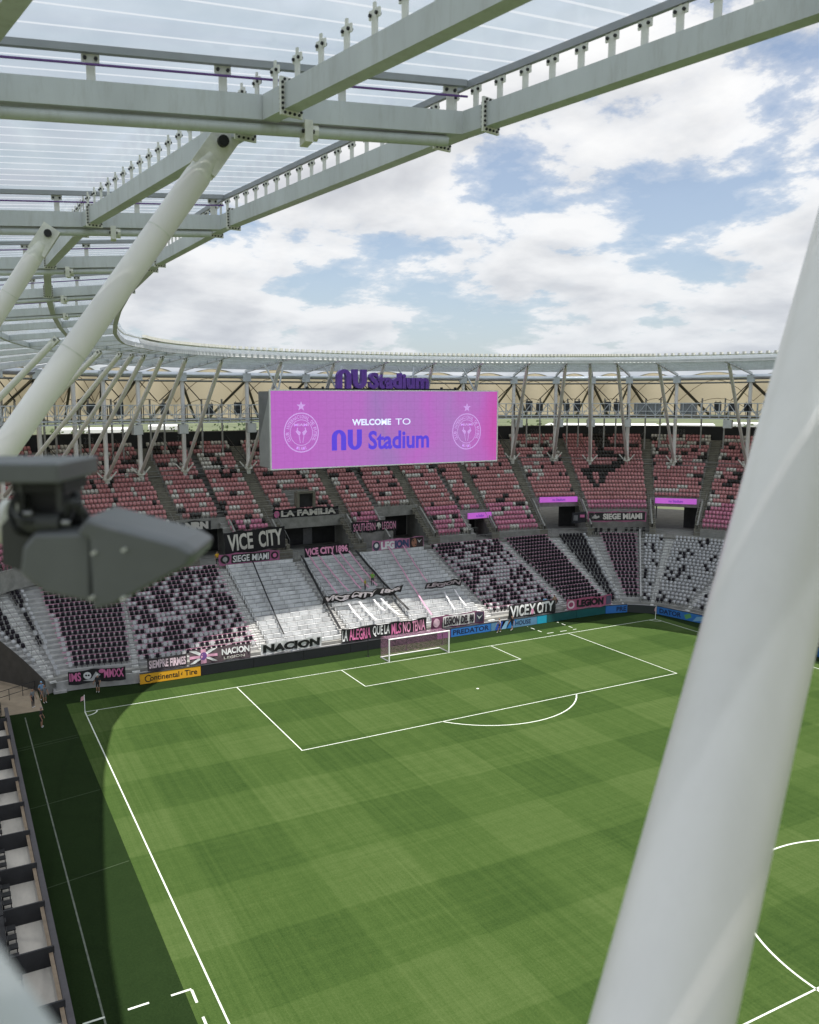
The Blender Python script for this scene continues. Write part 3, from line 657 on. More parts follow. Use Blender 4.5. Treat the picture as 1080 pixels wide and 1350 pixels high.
# edge, cross beams and glazing bay by bay
for i in range(len(R)-1):
    La, Lb = rl(i), rl(i+1); near_ = i <= 3
    for li, s in enumerate((0., 3.15, 7.3, 13., 18.5, 24.)):
        if s > min(La, Lb)-1: continue
        a, b = rp(i, s), rp(i+1, s); za, zb = rz(i, s), rz(i+1, s)
        d = Vector((*(b-a), zb-za)); Ld = d.length; d.normalize(); pa = Vector((*a, za+BH/2))+d*(BW/2 if li else 0); pb = Vector((*b, zb+BH/2))-d*(BW/2 if li else 0)
        drop = Vector((0, 0, -.003*(li+1)))
        if li < 3 or i > 11:
            w_, h_ = (BW, BH) if li < 3 else (.2, .3)
            MB().bar(pa+drop, pb+drop, w_, h_).build('edge_beam' if li == 0 else 'cross_beam', STEEL, ROOF)
        if near_ and li < 3:
            splice(pa+d*.55+drop, d, ROOF); splice(pb-d*.55+drop, d, ROOF)
            nb = 18
            for k in range(nb):
                q = Vector((*a, za+BH))+d*((k+.5)*Ld/nb)
                if i < 3 or li == 0: bracket(q, d, ROOF)
        if li == 0:
            # bright upstand of the glazing edge
            q = Vector((*a, za+BH+.40)); w = Vector((*b, zb+BH+.40))
            MB().bar(q, w, .07, .10).build('glazing_edge_rail', mat('edge_rail', (.30, .31, .33), .4, .3, .1, 2) if near_ else STEEL2, ROOF)
    # glazing sheet with ribs running out from the edge
    nrow = 18 if i < 14 else 10
    S = [-.25, La*.33, La*.66, La+1.5]; S2 = [-.25, Lb*.33, Lb*.66, Lb+1.5]
    zoff = BH+.47
    rails = []
    for k in range(nrow+1):
        f = k/nrow; rails.append([Vector((*rp(i, s), rz(i, s)+zoff))*(1-f)+Vector((*rp(i+1, s2), rz(i+1, s2)+zoff))*f for s, s2 in zip(S, S2)])
    wr = .06 if i < 14 else .055
    pan = thing_part('glazing_panel', ROOF, rails[0][0])
    def between(k, e):        # a line parallel to rib k, shifted e metres towards the next bay
        dd = (Vector((*rp(i+1, 2), 0))-Vector((*rp(i, 2), 0))).normalized(); return [p+dd*e for p in rails[k]]
    joined = MB()
    for k in range(nrow):
        A_, B_ = between(k, wr/2), between(k+1, -wr/2)
        if i <= 6: MB().add(*strip([A_, B_])).build('glazing_strip', GLASS, pan)
        else: joined.add(*strip([A_, B_]))
    if i > 6: joined.build('glazing_strips', GLASS, pan)
    jr = MB()
    for k in range(nrow+1):
        if k == 0 and i: continue
        m = MB() if i <= 6 else jr
        m.add(*strip([between(k, -wr/2+.002), between(k, wr/2-.002)]))
        if i <= 6: m.build('glazing_rib', RIB, pan)
    if i > 6: jr.build('glazing_ribs', RIB, pan)
    if i >= 11:       # silver ring pipe on the column heads
        a, b = R[i][0], R[i+1][0]
        MB().tube((a[0], a[1], 30.55), (b[0], b[1], 30.55), .42, 14).build('ring_pipe', PIPE, ROOF, True)
        MB().tube((a[0], a[1], 29.75), (b[0], b[1], 29.75), .12, 8).build('ring_tie', RAILM, ROOF, True)
        a, b = rp(i, -.15), rp(i+1, -.15); a2, b2 = rp(i, .45), rp(i+1, .45)   # sloping white fascia on the inner edge
        MB().add(*strip([[(*a, ZT+.05), (*b, ZT+.05)], [(*a2, ZT+BH+.42), (*b2, ZT+BH+.42)]], True)).add(*strip([[(*(a+(a2-a)*.1), ZT+.05), (*(b+(b2-b)*.1), ZT+.05)], [(*(a2+(a2-a)*.1), ZT+BH+.42), (*(b2+(b2-b)*.1), ZT+BH+.42)]])).build('edge_fascia', mat('white_fascia', (.78, .78, .77), .5, 0, .05, .5), ROOF)
        mb = MB(); n = 10                                  # row of small glazing stops on the inner edge
        a, b = rp(i, -.2), rp(i+1, -.2)
        for k in range(n):
            p = a+(b-a)*(k+.5)/n; mb.obox((*p, ZT+BH+.56), (.14, 0, 0), (0, .14, 0), (0, 0, .12))
        mb.build('edge_stops', STEEL2, ROOF)
# the roof goes on behind the camera
EXT = [R[0], (np.array((-11.8, -86., 17.)), np.array((2.2, -80.5))), (np.array((-8.5, -97., 17.)), np.array((5.5, -90.5))), (np.array((-4., -108., 17.)), np.array((11., -100.)))]
for (c0, t0), (c1, t1) in zip(EXT[:-1], EXT[1:]):
    zt, zc = ZT, ZT-.6
    MB().bar((*t1, zt+BH/2), (*c1[:2], zc+BH/2), BW, BH).build('rafter', STEEL, ROOF); MB().bar((*t0, zt+BH/2-.003), (*t1, zt+BH/2-.003), BW, BH).build('edge_beam', STEEL, ROOF)
    m0, m1 = t0*.72+c0[:2]*.28, t1*.72+c1[:2]*.28; MB().bar((*m0, zt-.2+BH/2), (*m1, zt-.2+BH/2), BW, BH).build('cross_beam', STEEL, ROOF)
    pan = thing_part('glazing_panel', ROOF, (*t0, zt+BH+.47)); n = 14; zo = BH+.47
    for k in range(n):
        q = [(t0*(1-f)+t1*f, c0[:2]*(1-f)+c1[:2]*f) for f in (k/n+.0002, (k+1)/n-.0002)]
        MB().add(*strip([[(*a, zt+zo), (*(b+(b-a)*.1), zc+zo)] for a, b in q])).build('glazing_strip', GLASS, pan)
# columns, castings and inclined struts
def support(i, label):
    c, t = R[i]; L = rl(i); s = 5.0 if i > 11 else 3.9; tp = rp(i, s)
    T = thing('roof_support', label, 'roof column', tuple(c), 'roof columns and struts')
    top = Vector((*tp, rz(i, s)-.05)); base = Vector(c)+Vector((0, 0, .9)); inn = Vector((*(t-c[:2]), 0)).normalized()
    st = base+inn*.55; rad = {0: .23, 1: .195, 2: .2}.get(i, .21)
    if i in (0,): top = Vector((-2.68, -70.85, 31.0)); st = Vector((-13.56, -75.73, 17.0))
    if i == 1: top = Vector((-5.45, -61.96, 31.08)); st = Vector((-14.50, -61.61, 18.45))
    dv = (top-st).normalized(); e0 = top-dv*.75
    MB().tube(st, e0, rad, 40 if i < 4 else 14, cap=True).build('strut', STRUT, T, True)
    if 1 <= i <= 3:
        for q in (.3, .46, .62, .78, .93): MB().tube(st+(e0-st)*q-dv*.012, st+(e0-st)*q+dv*.012, rad+.0035, 40, cap=False).build('weld_seam', STEEL2, T, True)
    mb = MB(); side = dv.cross(Vector((0, 0, 1))).normalized()
    mb.tube(e0, e0+dv*.38, rad, 24, rad*.72); 
    for s_ in (-1, 1): mb.obox(top-dv*.28+side*.09*s_, dv*.34, side*.03, dv.cross(side)*.2)
    mb.build('strut_fork', STEEL2, T, i < 4)
    MB().tube(top-dv*.12-side*.2, top-dv*.12+side*.2, .085, 12).build('pin', BOLT if i < 4 else RAILM, T)
    if i >= 1:
        zc = 30.4
        MB().tube(base, (c[0], c[1], zc), .29, 16, .27).build('column', STRUT, T, True)
        mb = MB(); b0 = Vector(c)
        mb.tube(b0+Vector((0, 0, -.25)), b0+Vector((0, 0, .45)), .30, 10, .36); mb.tube(b0+Vector((0, 0, .45)), b0+Vector((0, 0, 1.1)), .55, 10, .40)
        tan = Vector((-inn.y, inn.x, 0))
        for s_ in (-1, 1): mb.bar(b0+Vector((0, 0, .3))+tan*.2*s_, b0+Vector((0, 0, 1.5))+tan*1.2*s_, .16, .16); mb.bar(b0+Vector((0, 0, .3)), b0+inn*.7*s_+Vector((0, 0, .9)), .3, .18)
        mb.build('casting', STEEL2, T, False)
        mb = MB(); hd = Vector((c[0], c[1], 30.3))
        mb.obox(hd, inn*.55, tan*.55, Vector((0, 0, .55)))
        mb.build('column_head', STEEL, T)
        for s_ in (-1, 1):
            MB().tube(hd+Vector((0, 0, -.4)), hd-inn*2.5+tan*2.8*s_+Vector((0, 0, -3.2)), .07, 5).build('brace_rod', DKMET, T)
            MB().tube(b0+Vector((0, 0, 1.1)), b0-inn*6.0+tan*2.4*s_+Vector((0, 0, 4.9)), .06, 5).build('brace_rod', DKMET, T)
    return T
lab = {0: 'huge out-of-focus white tube strut crossing the right foreground', 1: 'large white tube strut rising to the roof across the upper left', 2: 'second largest white strut at the left edge under the roof'}
n_left = 0
for i in range(len(R)):
    if i <= 2: l = lab[i]
    elif 3 <= i <= 13: l = 'white column and strut deep under the left roof, %s beyond the large strut' % ORD(i-1)
    elif 14 <= i <= 18: l = 'slim white column with leaning strut, %s to the left of the video screen' % ORD(19-i)
    elif 19 <= i <= 22: l = 'white column hidden behind the video screen, %s from its left edge' % ORD(i-18)
    elif i <= 28: l = 'slim white column with leaning strut, %s to the right of the video screen' % ORD(i-22)
    else: l = 'white column with strut on the far side stand, %s past the corner' % ORD(i-28)
    if i in (3, 4, 5, 6, 8, 9, 11): continue      # these rafters are carried by the ring beam alone
    support(i, l)
# two rails tying the castings together
tie = thing('casting_tie_rails', 'pair of thin grey rails linking the column castings above the pink seats', 'rail', (34, 37, 17))
for dz in (.05, .75):
    mb = MB(); mb.path([(R[i][0][0], R[i][0][1], R[i][0][2]+dz) for i in range(12, len(R))], .055, 6); mb.build('rail', RAILM, tie)
# ================================================================== CATWALK RING
CW = thing('catwalk', 'white truss catwalk ring hung between columns below the roof', 'catwalk', (34, 33, 24.6))
cwp = []
for i in range(9, len(R)):
    c, t = R[i]; d = (t-c[:2])/np.linalg.norm(t-c[:2]); cwp.append((c[:2]+d*2.4, c[:2]+d*4.0))
Z0, Z1 = 24.75, 26.6
for (a0, a1), (b0, b1) in zip(cwp[:-1], cwp[1:]):
    MB().add(*strip([[P3(a0, Z0), P3(b0, Z0)], [P3(a1, Z0), P3(b1, Z0)]])).add(*strip([[P3(a0, Z0-.35), P3(b0, Z0-.35)], [P3(a1, Z0-.35), P3(b1, Z0-.35)]])).build('deck', RAILM, CW)
    for a, b in ((a0, b0), (a1, b1)):
        mb = MB(); L = np.linalg.norm(b-a); n = max(2, int(L/1.3))
        for z in (Z0-.4, Z0, Z0+.65, Z1): mb.bar(P3(a, z), P3(b, z), .09, .16 if z < Z0+.1 else .10)
        for k in range(n+1):
            p = a+(b-a)*k/n; mb.bar(P3(p, Z0-.4), P3(p, Z1), .09, .09, upv=(1, 0, 0))
            if k < n:
                q = a+(b-a)*(k+1)/n; mb.bar(P3(p if k % 2 else q, Z0), P3(q if k % 2 else p, Z1), .07, .07, upv=(0, 1, .3))
        mb.build('truss_rail', STEEL, CW)
def cw_at(f, side=.5, z=Z0):
    k = int(f); f -= k; a = cwp[k][0]*(1-side)+cwp[k][1]*side; b = cwp[k+1][0]*(1-side)+cwp[k+1][1]*side
    p = a*(1-f)+b*f; d = (b-a)/np.linalg.norm(b-a); return Vector(P3(p, z)), Vector((*d, 0)), Vector((-d[1], d[0], 0))
GREYB = mat('grey_cabinet', (.24, .25, .27), .5, .1, .1, 2); LAMPB = mat('pale_lamp_box', (.55, .55, .53), .5, 0, .1, 2)
kk = 0
SPK = [(5.4, 'sp'), (6.3, 'sp'), (7.5, 'sp'), (8.35, 'sp'), (8.8, 'sp'), (14.35, 'sp'), (14.6, 'sp'), (15.3, 'sp'), (15.6, 'sp'), (16.45, 'sp'), (16.7, 'sp'), (17.3, 'cab'), (17.55, 'cab'), (18.2, 'cab'), (18.6, 'sp'), (18.8, 'sp'), (19.0, 'sp'), (19.25, 'sp')]
for f, k in SPK:
    p, d, n = cw_at(f, .55); kk += 1
    if k == 'sp':
        T = thing('loudspeaker', 'dark grey loudspeaker stack on the catwalk, %s along it from the left corner' % ORD(kk), 'loudspeaker', tuple(p), 'boxes mounted on the catwalk')
        h = 1.2+.4*random.random()
        MB().obox(p+Vector((0, 0, h/2+.7)), d*.42, n*.4, Vector((0, 0, h/2))).build('cabinet', mat('speaker_grey', (.075, .08, .09), .6, 0, .1, 2), T)
        mb = MB(); 
        for s in (-1, 1): mb.bar(p+d*.3*s, p+d*.3*s+Vector((0, 0, h+.9)), .07, .07, upv=(1, 0, 0))
        mb.build('frame', RAILM, T); 
        for q in range(3): MB().obox(p+n*-.42+Vector((0, 0, .95+h*q/3)), d*.38, n*.02, Vector((0, 0, h/8))).build('grille', DKMET, T)
    else:
        T = thing('equipment_cabinet', 'long pale grey equipment cabinet on the catwalk, %s box from the left corner' % ORD(kk), 'cabinet', tuple(p), 'boxes mounted on the catwalk')
        MB().obox(p+Vector((0, 0, 1.0)), d*1.15, n*.5, Vector((0, 0, .85))).build('body', GREYB, T)
        mb = MB()
        for s in (-.6, 0, .6): mb.obox(p+d*s-n*.51+Vector((0, 0, 1.0)), d*.03, n*.02, Vector((0, 0, .8)))
        mb.build('door_seams', RAILM, T); MB().obox(p+Vector((0, 0, 1.9)), d*1.2, n*.55, Vector((0, 0, .05))).build('lid', LAMPB, T)
for j, f in enumerate((6.8, 7.9, 9.0, 14.1, 15.1, 16.0, 17.0, 18.75)):
    p, d, n = cw_at(f, .8, Z0-.45)
    T = thing('hanging_lamp_box', 'pale lamp box hanging under the catwalk, %s from the left corner' % ORD(j+1), 'lamp box', tuple(p), 'lamp boxes under the catwalk')
    MB().obox(p+Vector((0, 0, -.75)), d*.6, n*.4, Vector((0, 0, .6))).build('housing', LAMPB, T)
    MB().bar(p+Vector((0, 0, .05)), p+Vector((0, 0, -.2)), .12, .3, upv=(1, 0, 0)).build('hanger', RAILM, T)
    MB().obox(p+Vector((0, 0, -1.37)), d*.5, n*.3, Vector((0, 0, .02))).build('lens', GREYB, T)
# ================================================================== FABRIC SKIRT OUTSIDE THE COLUMNS
FAB = mat('beige_fabric', (.36, .325, .235), .8, 0, .22, .18, trans=(.5, (.38, .34, .245)))
BRN = mat('brown_beam', (.035, .026, .018), .7, 0, .2, 1)
FC = thing('fabric_canopy', 'beige tensile fabric skirt stretched behind the column ring', 'canopy', (34, 48, 25))
outs = []
for i in range(9, len(R)):
    c, t = R[i]; d = (c[:2]-t)/np.linalg.norm(c[:2]-t); outs.append((c[:2]+d*.9, c[:2]+d*17.))
for (a0, a1), (b0, b1) in zip(outs[:-1], outs[1:]):
    rails = []
    for q in range(9):
        b_ = q/8; row = []
        for k in range(11):
            a_ = k/10; p = (a0*(1-a_)+b0*a_)*(1-b_)+(a1*(1-a_)+b1*a_)*b_
            z = 30.35*(1-b_)+24.3*b_+2.4*math.sin(math.pi*a_)*math.sin(math.pi*min(1, b_*.8+.15)) -1.1*math.sin(math.pi*b_)*(1-math.sin(math.pi*a_)); row.append(P3(p, z))
        rails.append(row)
    MB().add(*strip(rails)).build('fabric_panel', FAB, FC, True)
    for b_ in (3, 6): MB().path([Vector(p)-Vector((0, 0, .12)) for p in rails[b_]], .04, 4).build('fabric_cable', mat('tan_cable', (.14, .10, .06), .8), FC)
    hd = Vector(P3(a0, 29.9)); e1 = Vector(P3(a1*.6+b1*.4, 24.4)); MB().bar(hd, e1, .28, .36).build('brace_beam', BRN, FC)
    hd = Vector(P3(b0, 29.9)); e1 = Vector(P3(b1*.6+a1*.4, 24.4)); MB().bar(hd, e1, .22, .3).build('brace_beam', CONCD, FC)
    MB().bar(P3(a1, 24.3), P3(b1, 24.3), .4, .5).build('outer_beam', CONCD, FC)
    m_ = (a0+b0)/2; o_ = (a1+b1)/2; q = m_*.6+o_*.4
    for s in (.3, .7):
        p = a0*(1-s)+b0*s; p = p*.8+o_*.2; MB().tube(P3(p, 7), P3(p, 27.4), .13, 6).build('slim_post', CONCL, FC)
# ================================================================== VIDEO SCREEN
SX0, SX1, SY, SZ0, SZ1 = 25.05, 57.6, 20.0, 19.02, 28.3
SCN = thing('video_screen', 'big wide video screen glowing pink and violet with WELCOME TO lettering', 'screen', (41.3, 21, SZ0))
SIDE = mat('screen_casing', (.20, .205, .21), .6, .1, .12, .6)
FRM = mat('screen_frame', (.85, .85, .85), .4, 0, 0)
MB().box((SX0+.05, SY+.12, SZ0+.05), (SX1-.05, SY+4.2, SZ1-.05)).build('casing', SIDE, SCN)
sm = bpy.data.materials.new('screen_image'); sm.use_nodes = True; t = sm.node_tree; t.nodes.clear(); L = t.links.new
ge = N(t, 'ShaderNodeNewGeometry'); sp = N(t, 'ShaderNodeSeparateXYZ'); L(ge.outputs['Position'], sp.inputs[0])
mpn = N(t, 'ShaderNodeMapping'); mpn.inputs['Scale'].default_value = (.16, 0, .07); L(ge.outputs['Position'], mpn.inputs[0])
no = N(t, 'ShaderNodeTexNoise'); no.inputs['Scale'].default_value = 1; no.inputs['Detail'].default_value = 3; L(mpn.outputs[0], no.inputs['Vector'])
xx = math_(t, 'DIVIDE', math_(t, 'SUBTRACT', sp.outputs[0], SX0), SX1-SX0)
fac = math_(t, 'ADD', xx, math_(t, 'MULTIPLY', math_(t, 'SUBTRACT', no.outputs['Fac'], .5), .55))
r = N(t, 'ShaderNodeValToRGB'); L(fac, r.inputs[0]); e = r.color_ramp.elements
e[0].position = .0; e[0].color = (.50, .15, .56, 1); e[1].position = 1.; e[1].color = (.56, .12, .46, 1)
for p_, c_ in ((.18, (.48, .17, .56)), (.33, (.38, .20, .52)), (.48, (.50, .16, .57)), (.62, (.43, .20, .54)), (.76, (.51, .15, .53)), (.90, (.58, .10, .44))): q = e.new(p_); q.color = (*c_, 1)
wv = N(t, 'ShaderNodeTexNoise'); wv.inputs['Scale'].default_value = 1; wv.inputs['Detail'].default_value = 2
mp2 = N(t, 'ShaderNodeMapping'); mp2.inputs['Scale'].default_value = (2.2, 0, 4.5); L(ge.outputs['Position'], mp2.inputs[0]); L(mp2.outputs[0], wv.inputs['Vector'])
gr = math_(t, 'ADD', .90, math_(t, 'MULTIPLY', wv.outputs['Fac'], .2))
for ax, per in ((0, 1.02), (2, .93)):      # seams between the LED modules
    fr_ = math_(t, 'FRACT', math_(t, 'DIVIDE', sp.outputs[ax], per)); gr = math_(t, 'MULTIPLY', gr, math_(t, 'SUBTRACT', 1, math_(t, 'MULTIPLY', math_(t, 'LESS_THAN', fr_, .10), .05)))
em = N(t, 'ShaderNodeEmission'); L(r.outputs[0], em.inputs[0]); L(math_(t, 'MULTIPLY', gr, .74), em.inputs[1])
out = N(t, 'ShaderNodeOutputMaterial'); L(em.outputs[0], out.inputs[0])
MB().add([(SX0, SY, SZ0), (SX1, SY, SZ0), (SX1, SY, SZ1), (SX0, SY, SZ1)], [(0, 1, 2, 3)]).build('display', sm, SCN)
# the casing is built from square cabinet panels; the display edge is a slim white frame
mb = MB(); w = .14
mb.box((SX0-w, SY-.12, SZ0-w), (SX1+w, SY+.12, SZ0)); mb.box((SX0-w, SY-.12, SZ1), (SX1+w, SY+.12, SZ1+w)); mb.box((SX0-w, SY-.12, SZ0), (SX0, SY+.12, SZ1)); mb.box((SX1, SY-.12, SZ0), (SX1+w, SY+.12, SZ1))
mb.build('frame', FRM, SCN)
for k in range(9):
    z = SZ0+.1+k*1.02; MB().box((SX0-.02, SY+.2, z), (SX0+.04, SY+4.15, z+.98)).build('side_panel', SIDE, SCN)
MB().add([(SX0-.03, SY+.14, SZ0+.1), (SX0-.03, SY+4.1, SZ0+.1), (SX0-.03, SY+4.1, SZ0+3.3), (SX0-.03, SY+.14, SZ1-.1)], [(3, 2, 1, 0)]).build('painted_side_shading', mat('painted_side_shading', (.36, .37, .37), .55, .1, .1, 1), SCN)  # diagonal light and shade on the casing side, painted as a paler quad
mb = MB()
for x in np.linspace(SX0+1, SX1-1, 9): mb.box((x-.12, SY+.4, SZ0-.25), (x+.12, SY+2.2, SZ0-.02))
mb.build('service_brackets', RAILM, SCN)
mb = MB(); mb.box((SX0+3, SY+1.0, SZ1+.1), (SX1-6, SY+1.3, SZ1+.35))
for x in np.linspace(SX0+3, SX1-6, 12): mb.box((x-.06, SY+.9, SZ1+.0), (x+.06, SY+1.4, SZ1+.55))
mb.build('top_gantry', DKMET, SCN)
mb = MB()
for x in (SX0+1.6, 34.5, 45, SX1-2.5):
    mb.tube((x, SY+1.6, SZ1), (x+1.2, SY+2.8, 31.4), .12, 8); mb.tube((x, SY+1.6, SZ1), (x-1.2, SY+2.8, 31.4), .12, 8)
mb.build('hanger_tubes', STEEL, SCN)
PALE = mat('screen_pale_text', (.60, .66, .84), .5, 0, 0, emit=.72); PURP = mat('screen_purple_text', (.075, .04, .50), .5, 0, 0, emit=.72); LAV = mat('screen_lavender_mark', (.50, .28, .64), .5, 0, 0, emit=.62)
SFR = (Vector((0, SY, 0)), Vector((1, 0, 0)), Vector((0, 0, 1)), Vector((0, -1, 0)))
v, f = text_mesh('WELCOME', .035); flat('lettering', fit(v, 35.75, 41.25, 24.05, 24.85), f, SFR, PALE, SCN, .03)
v, f = text_mesh('TO', .0); flat('lettering', fit(v, 41.9, 44.1, 24.05, 24.85), f, SFR, PALE, SCN, .03)
v, f = text_mesh('Stadium', .03); flat('lettering', fit(v, 38.0, 46.9, 20.98, 23.35), f, SFR, PURP, SCN, .03)
def nu_shape(x0, x1, z0, z1):
    """n and u joined: two arches of thick strokes"""
    V, F = [], []
    W_ = x1-x0; H = z1-z0; w = W_*.475; st = w*.36; n = 14
    def arch(xa, flip):
        rx, ry = w/2, min(w*.5, H*.42); cxn, top = xa+w/2, H
        o = len(V); prof = []
        prof.append(((xa, 0), (xa+st, 0))); prof.append(((xa, H-ry), (xa+st, H-ry)))
        for k in range(1, n):
            a = math.pi*(1-k/n); prof.append(((cxn+rx*math.cos(a), H-ry+ry*math.sin(a)), (cxn+(rx-st)*math.cos(a), H-ry+(ry-st*.62)*math.sin(a))))
        prof.append(((xa+w, H-ry), (xa+w-st, H-ry))); prof.append(((xa+w, 0), (xa+w-st, 0)))
        for p, q in prof:
            for c in (p, q): V.append((x0+(c[0] if not flip else 2*xa+w-c[0]), z0+(c[1] if not flip else H-c[1])))
        for k in range(len(prof)-1): F.append((o+2*k, o+2*k+1, o+2*k+3, o+2*k+2) if not flip else (o+2*k, o+2*k+1, o+2*k+3, o+2*k+2))
    arch(0, False); arch(W_-w, True)
    return np.array(V), [f[::-1] for f in F]
v, f = nu_shape(32.95, 37.1, 21.0, 23.55); flat('nu_mark', v, f, SFR, PURP, SCN, .03)
def crest(cxx, czz, Rr):
    V, F = [], []
    def ring(r0, r1, n=48, a0=0, a1=2*math.pi):
        o = len(V)
        for i in range(n+1):
            a = a0+(a1-a0)*i/n
            for q in (r0, r1): V.append((cxx+q*math.cos(a), czz+q*math.sin(a)*1.06))
        for i in range(n): F.append((o+2*i, o+2*i+1, o+2*i+3, o+2*i+2))
    ring(Rr*.94, Rr); ring(Rr*.62, Rr*.655)
    for txt, a_mid, span, flip in (('CLUB INTERNACIONAL DE FUTBOL', math.pi/2, 4.3, False), ('MIAMI', -math.pi/2, .75, True)):
        n = len(txt)
        for i, ch in enumerate(txt):
            if ch == ' ': continue
            tv, tf = text_mesh(ch, .02); tv = fit(tv, -.13, .13, 0, .42) if ch != 'I' else fit(tv, -.04, .04, 0, .42)
            a = a_mid+(span/2-span*(i+.5)/n)*(-1 if flip else 1); rr = Rr*.70
            o = len(V)
            for x, y in tv:
                if flip: y = .42-y; x = -x
                q = rr+y; ang = a-x/Rr/.8; V.append((cxx+q*math.cos(ang), czz+q*math.sin(ang)*1.06))
            F.extend([tuple(o+k for k in ff) for ff in tf])
    tv, tf = text_mesh('MIAMI', .03); tv = fit(tv, cxx-.95, cxx+.95, czz+.78, czz+1.1); o = len(V); V.extend(map(tuple, tv)); F.extend([tuple(o+k for k in q) for q in tf])
    for s in (-1, 1):      # the two wading birds: body, neck, legs
        for poly in ([(.1, .05), (.55, .35), (.75, .15), (.45, -.25), (.2, -.3)], [(.5, .3), (.62, .3), (.55, .58), (.42, .62)], [(.3, -.25), (.38, -.25), (.2, -1.25), (.12, -1.25)]):
            o = len(V); V.extend([(cxx+s*x, czz+y) for x, y in poly]); q = tuple(range(o, o+len(poly))); F.append(q if s > 0 else q[::-1])
    o = len(V)
    for i in range(10):
        a = math.pi/2+i*math.pi/5; q = (.62 if i % 2 == 0 else .26); V.append((cxx+q*math.cos(a), czz+Rr*1.06+.75+q*math.sin(a)))
    V.append((cxx, czz+Rr*1.06+.75)); F.extend([(o+i, o+(i+1) % 10, o+10) for i in range(10)])
    return np.array(V), F
for cxx, czz in ((28.95, 23.3), (52.75, 23.0)):
    v, f = crest(cxx, czz, 2.28); flat('round_crest', v, f, SFR, LAV, SCN, .03)
SIGN = thing('rooftop_sign', 'dark purple raised letters reading nu Stadium above the video screen', 'sign', (40, SY+.6, SZ1+.3))
PUR = mat('purple_letter_face', (.15, .05, .42), .4, 0, .15, 2); PURS = mat('purple_letter_side', (.04, .015, .10), .5, 0, 0)
def extrude(v, f, y0, y1, material, name, parent):
    bm = bmesh.new(); bv = [bm.verts.new((x, y0, z)) for x, z in v]
    for q in f:
        try: bm.faces.new([bv[k] for k in q])
        except ValueError: pass
    ext = bmesh.ops.extrude_face_region(bm, geom=bm.faces[:]); bmesh.ops.translate(bm, vec=(0, y1-y0, 0), verts=[g_ for g_ in ext['geom'] if isinstance(g_, bmesh.types.BMVert)])
    bmesh.ops.recalc_face_normals(bm, faces=bm.faces[:]); me = bpy.data.meshes.new(name); bm.to_mesh(me); bm.free(); me.materials.append(material); return obj(name, me, parent)
v, f = nu_shape(33.75, 37.8, SZ1+.35, SZ1+2.7); extrude(v, f, SY-.1, SY+.55, PUR, 'nu_letters', SIGN)
v, f = text_mesh('Stadium', .045); v = fit(v, 38.2, 46.8, SZ1+.35, SZ1+2.35); extrude(v, f, SY-.1, SY+.55, PUR, 'lettering', SIGN)
mb = MB()
for x in np.linspace(34, 46.5, 9): mb.bar((x, SY+.6, SZ1+.1), (x, SY+.6, SZ1+1.6), .08, .08, upv=(1, 0, 0))
mb.box((33.6, SY+.58, SZ1+.12), (47, SY+.7, SZ1+.24)); mb.build('letter_frame', DKMET, SIGN)
SCN.location = (36.777, 12.464, 19.741); SCN.scale = (.911,)*3         # real size 29.7 m wide, hung clear of the struts
SIGN.location = (35.59, 12.09, 28.43); SIGN.scale = (.911,)*3
# ================================================================== ADVERTISING BOARDS
def board(u_or_pts, h, colr, label, texts=(), name='advertising_board', emit=.0, var=.1, decor=None):
    A, B = u_or_pts; fr, L = frame_of((*A, .02), (*B, .02))
    T = thing(name, label, 'board', (*A, 0)); m = mat('board_%.3f_%.3f_%.3f' % colr, colr, .45, 0, var, .9)
    Xv, Nn = fr[1], fr[3]; c = fr[0]+Xv*L/2+Vector((0, 0, h/2))
    MB().obox(c-Nn*.1, Xv*(L/2-.01), Nn*.1, Vector((0, 0, h/2))).build('panel', m, T)
    MB().obox(c-Nn*.1+Vector((0, 0, h/2+.02)), Xv*L/2, Nn*.12, Vector((0, 0, .02))).build('top_edge', DKMET, T)
    for (s, colt, x0, x1, y0, y1, bold) in texts:
        v, f = text_mesh(s, bold); flat('lettering', fit(v, x0*L, x1*L, y0*h, y1*h), f, fr, mat('ink_%.2f_%.2f_%.2f' % colt, colt, .5, 0, 0), T, .006)
    if decor: decor(fr, L, h, T)
    return T
YB = 4.92
K = (.01, .01, .012)
def tyre(fr, L, h, T):      # running horse between the words, and the round initial
    m = mat('ink_%.2f_%.2f_%.2f' % K, K, .5, 0, 0)
    hs = np.array([(.0, .25), (.10, .55), (.22, .62), (.30, .85), (.40, .72), (.36, .60), (.30, .45), (.42, .20), (.30, .30), (.20, .32), (.12, .10), (.10, .3)])
    v = hs*[.42, .55*h/.95]+[L*.665, h*.22]; flat('horse_mark', v, [tuple(range(len(v)))], fr, m, T, .006)
    a = np.linspace(.7, 2*math.pi-.7, 20); v = np.array([(q*math.cos(t_)*.36, q*math.sin(t_)*.36) for t_ in a for q in (1, .72)])+[L*.135, h*.48]
    flat('initial_ring', v, [(2*i, 2*i+2, 2*i+3, 2*i+1) for i in range(19)], fr, m, T, .006)
board(((5.8, 5.0), (11.72, YB)), 1.0, (.72, .36, .02), 'orange-yellow board reading Continental Tire at the left end of the row', [('ontinental', K, .16, .64, .22, .78, .02), ('Tire', K, .73, .94, .22, .78, .02)], decor=tyre, var=.03)
xs = [11.75, 17.2, 22.7, 28.2, 33.7, 39.2]
nm = ['directly right of the orange board', 'second right of the orange board', 'third right of the orange board', 'left of the goal behind the net pole', 'directly behind the goal']
for k in range(5): board(((xs[k], YB), (xs[k+1]-.03, YB)), .98, (.012, .013, .016), 'plain black advertising board %s' % nm[k])
board(((39.2, YB), (41.0, YB)), .98, (.16, .05, .14), 'short plum-coloured board beside the right goalpost')
NAVY = (.01, .02, .06)
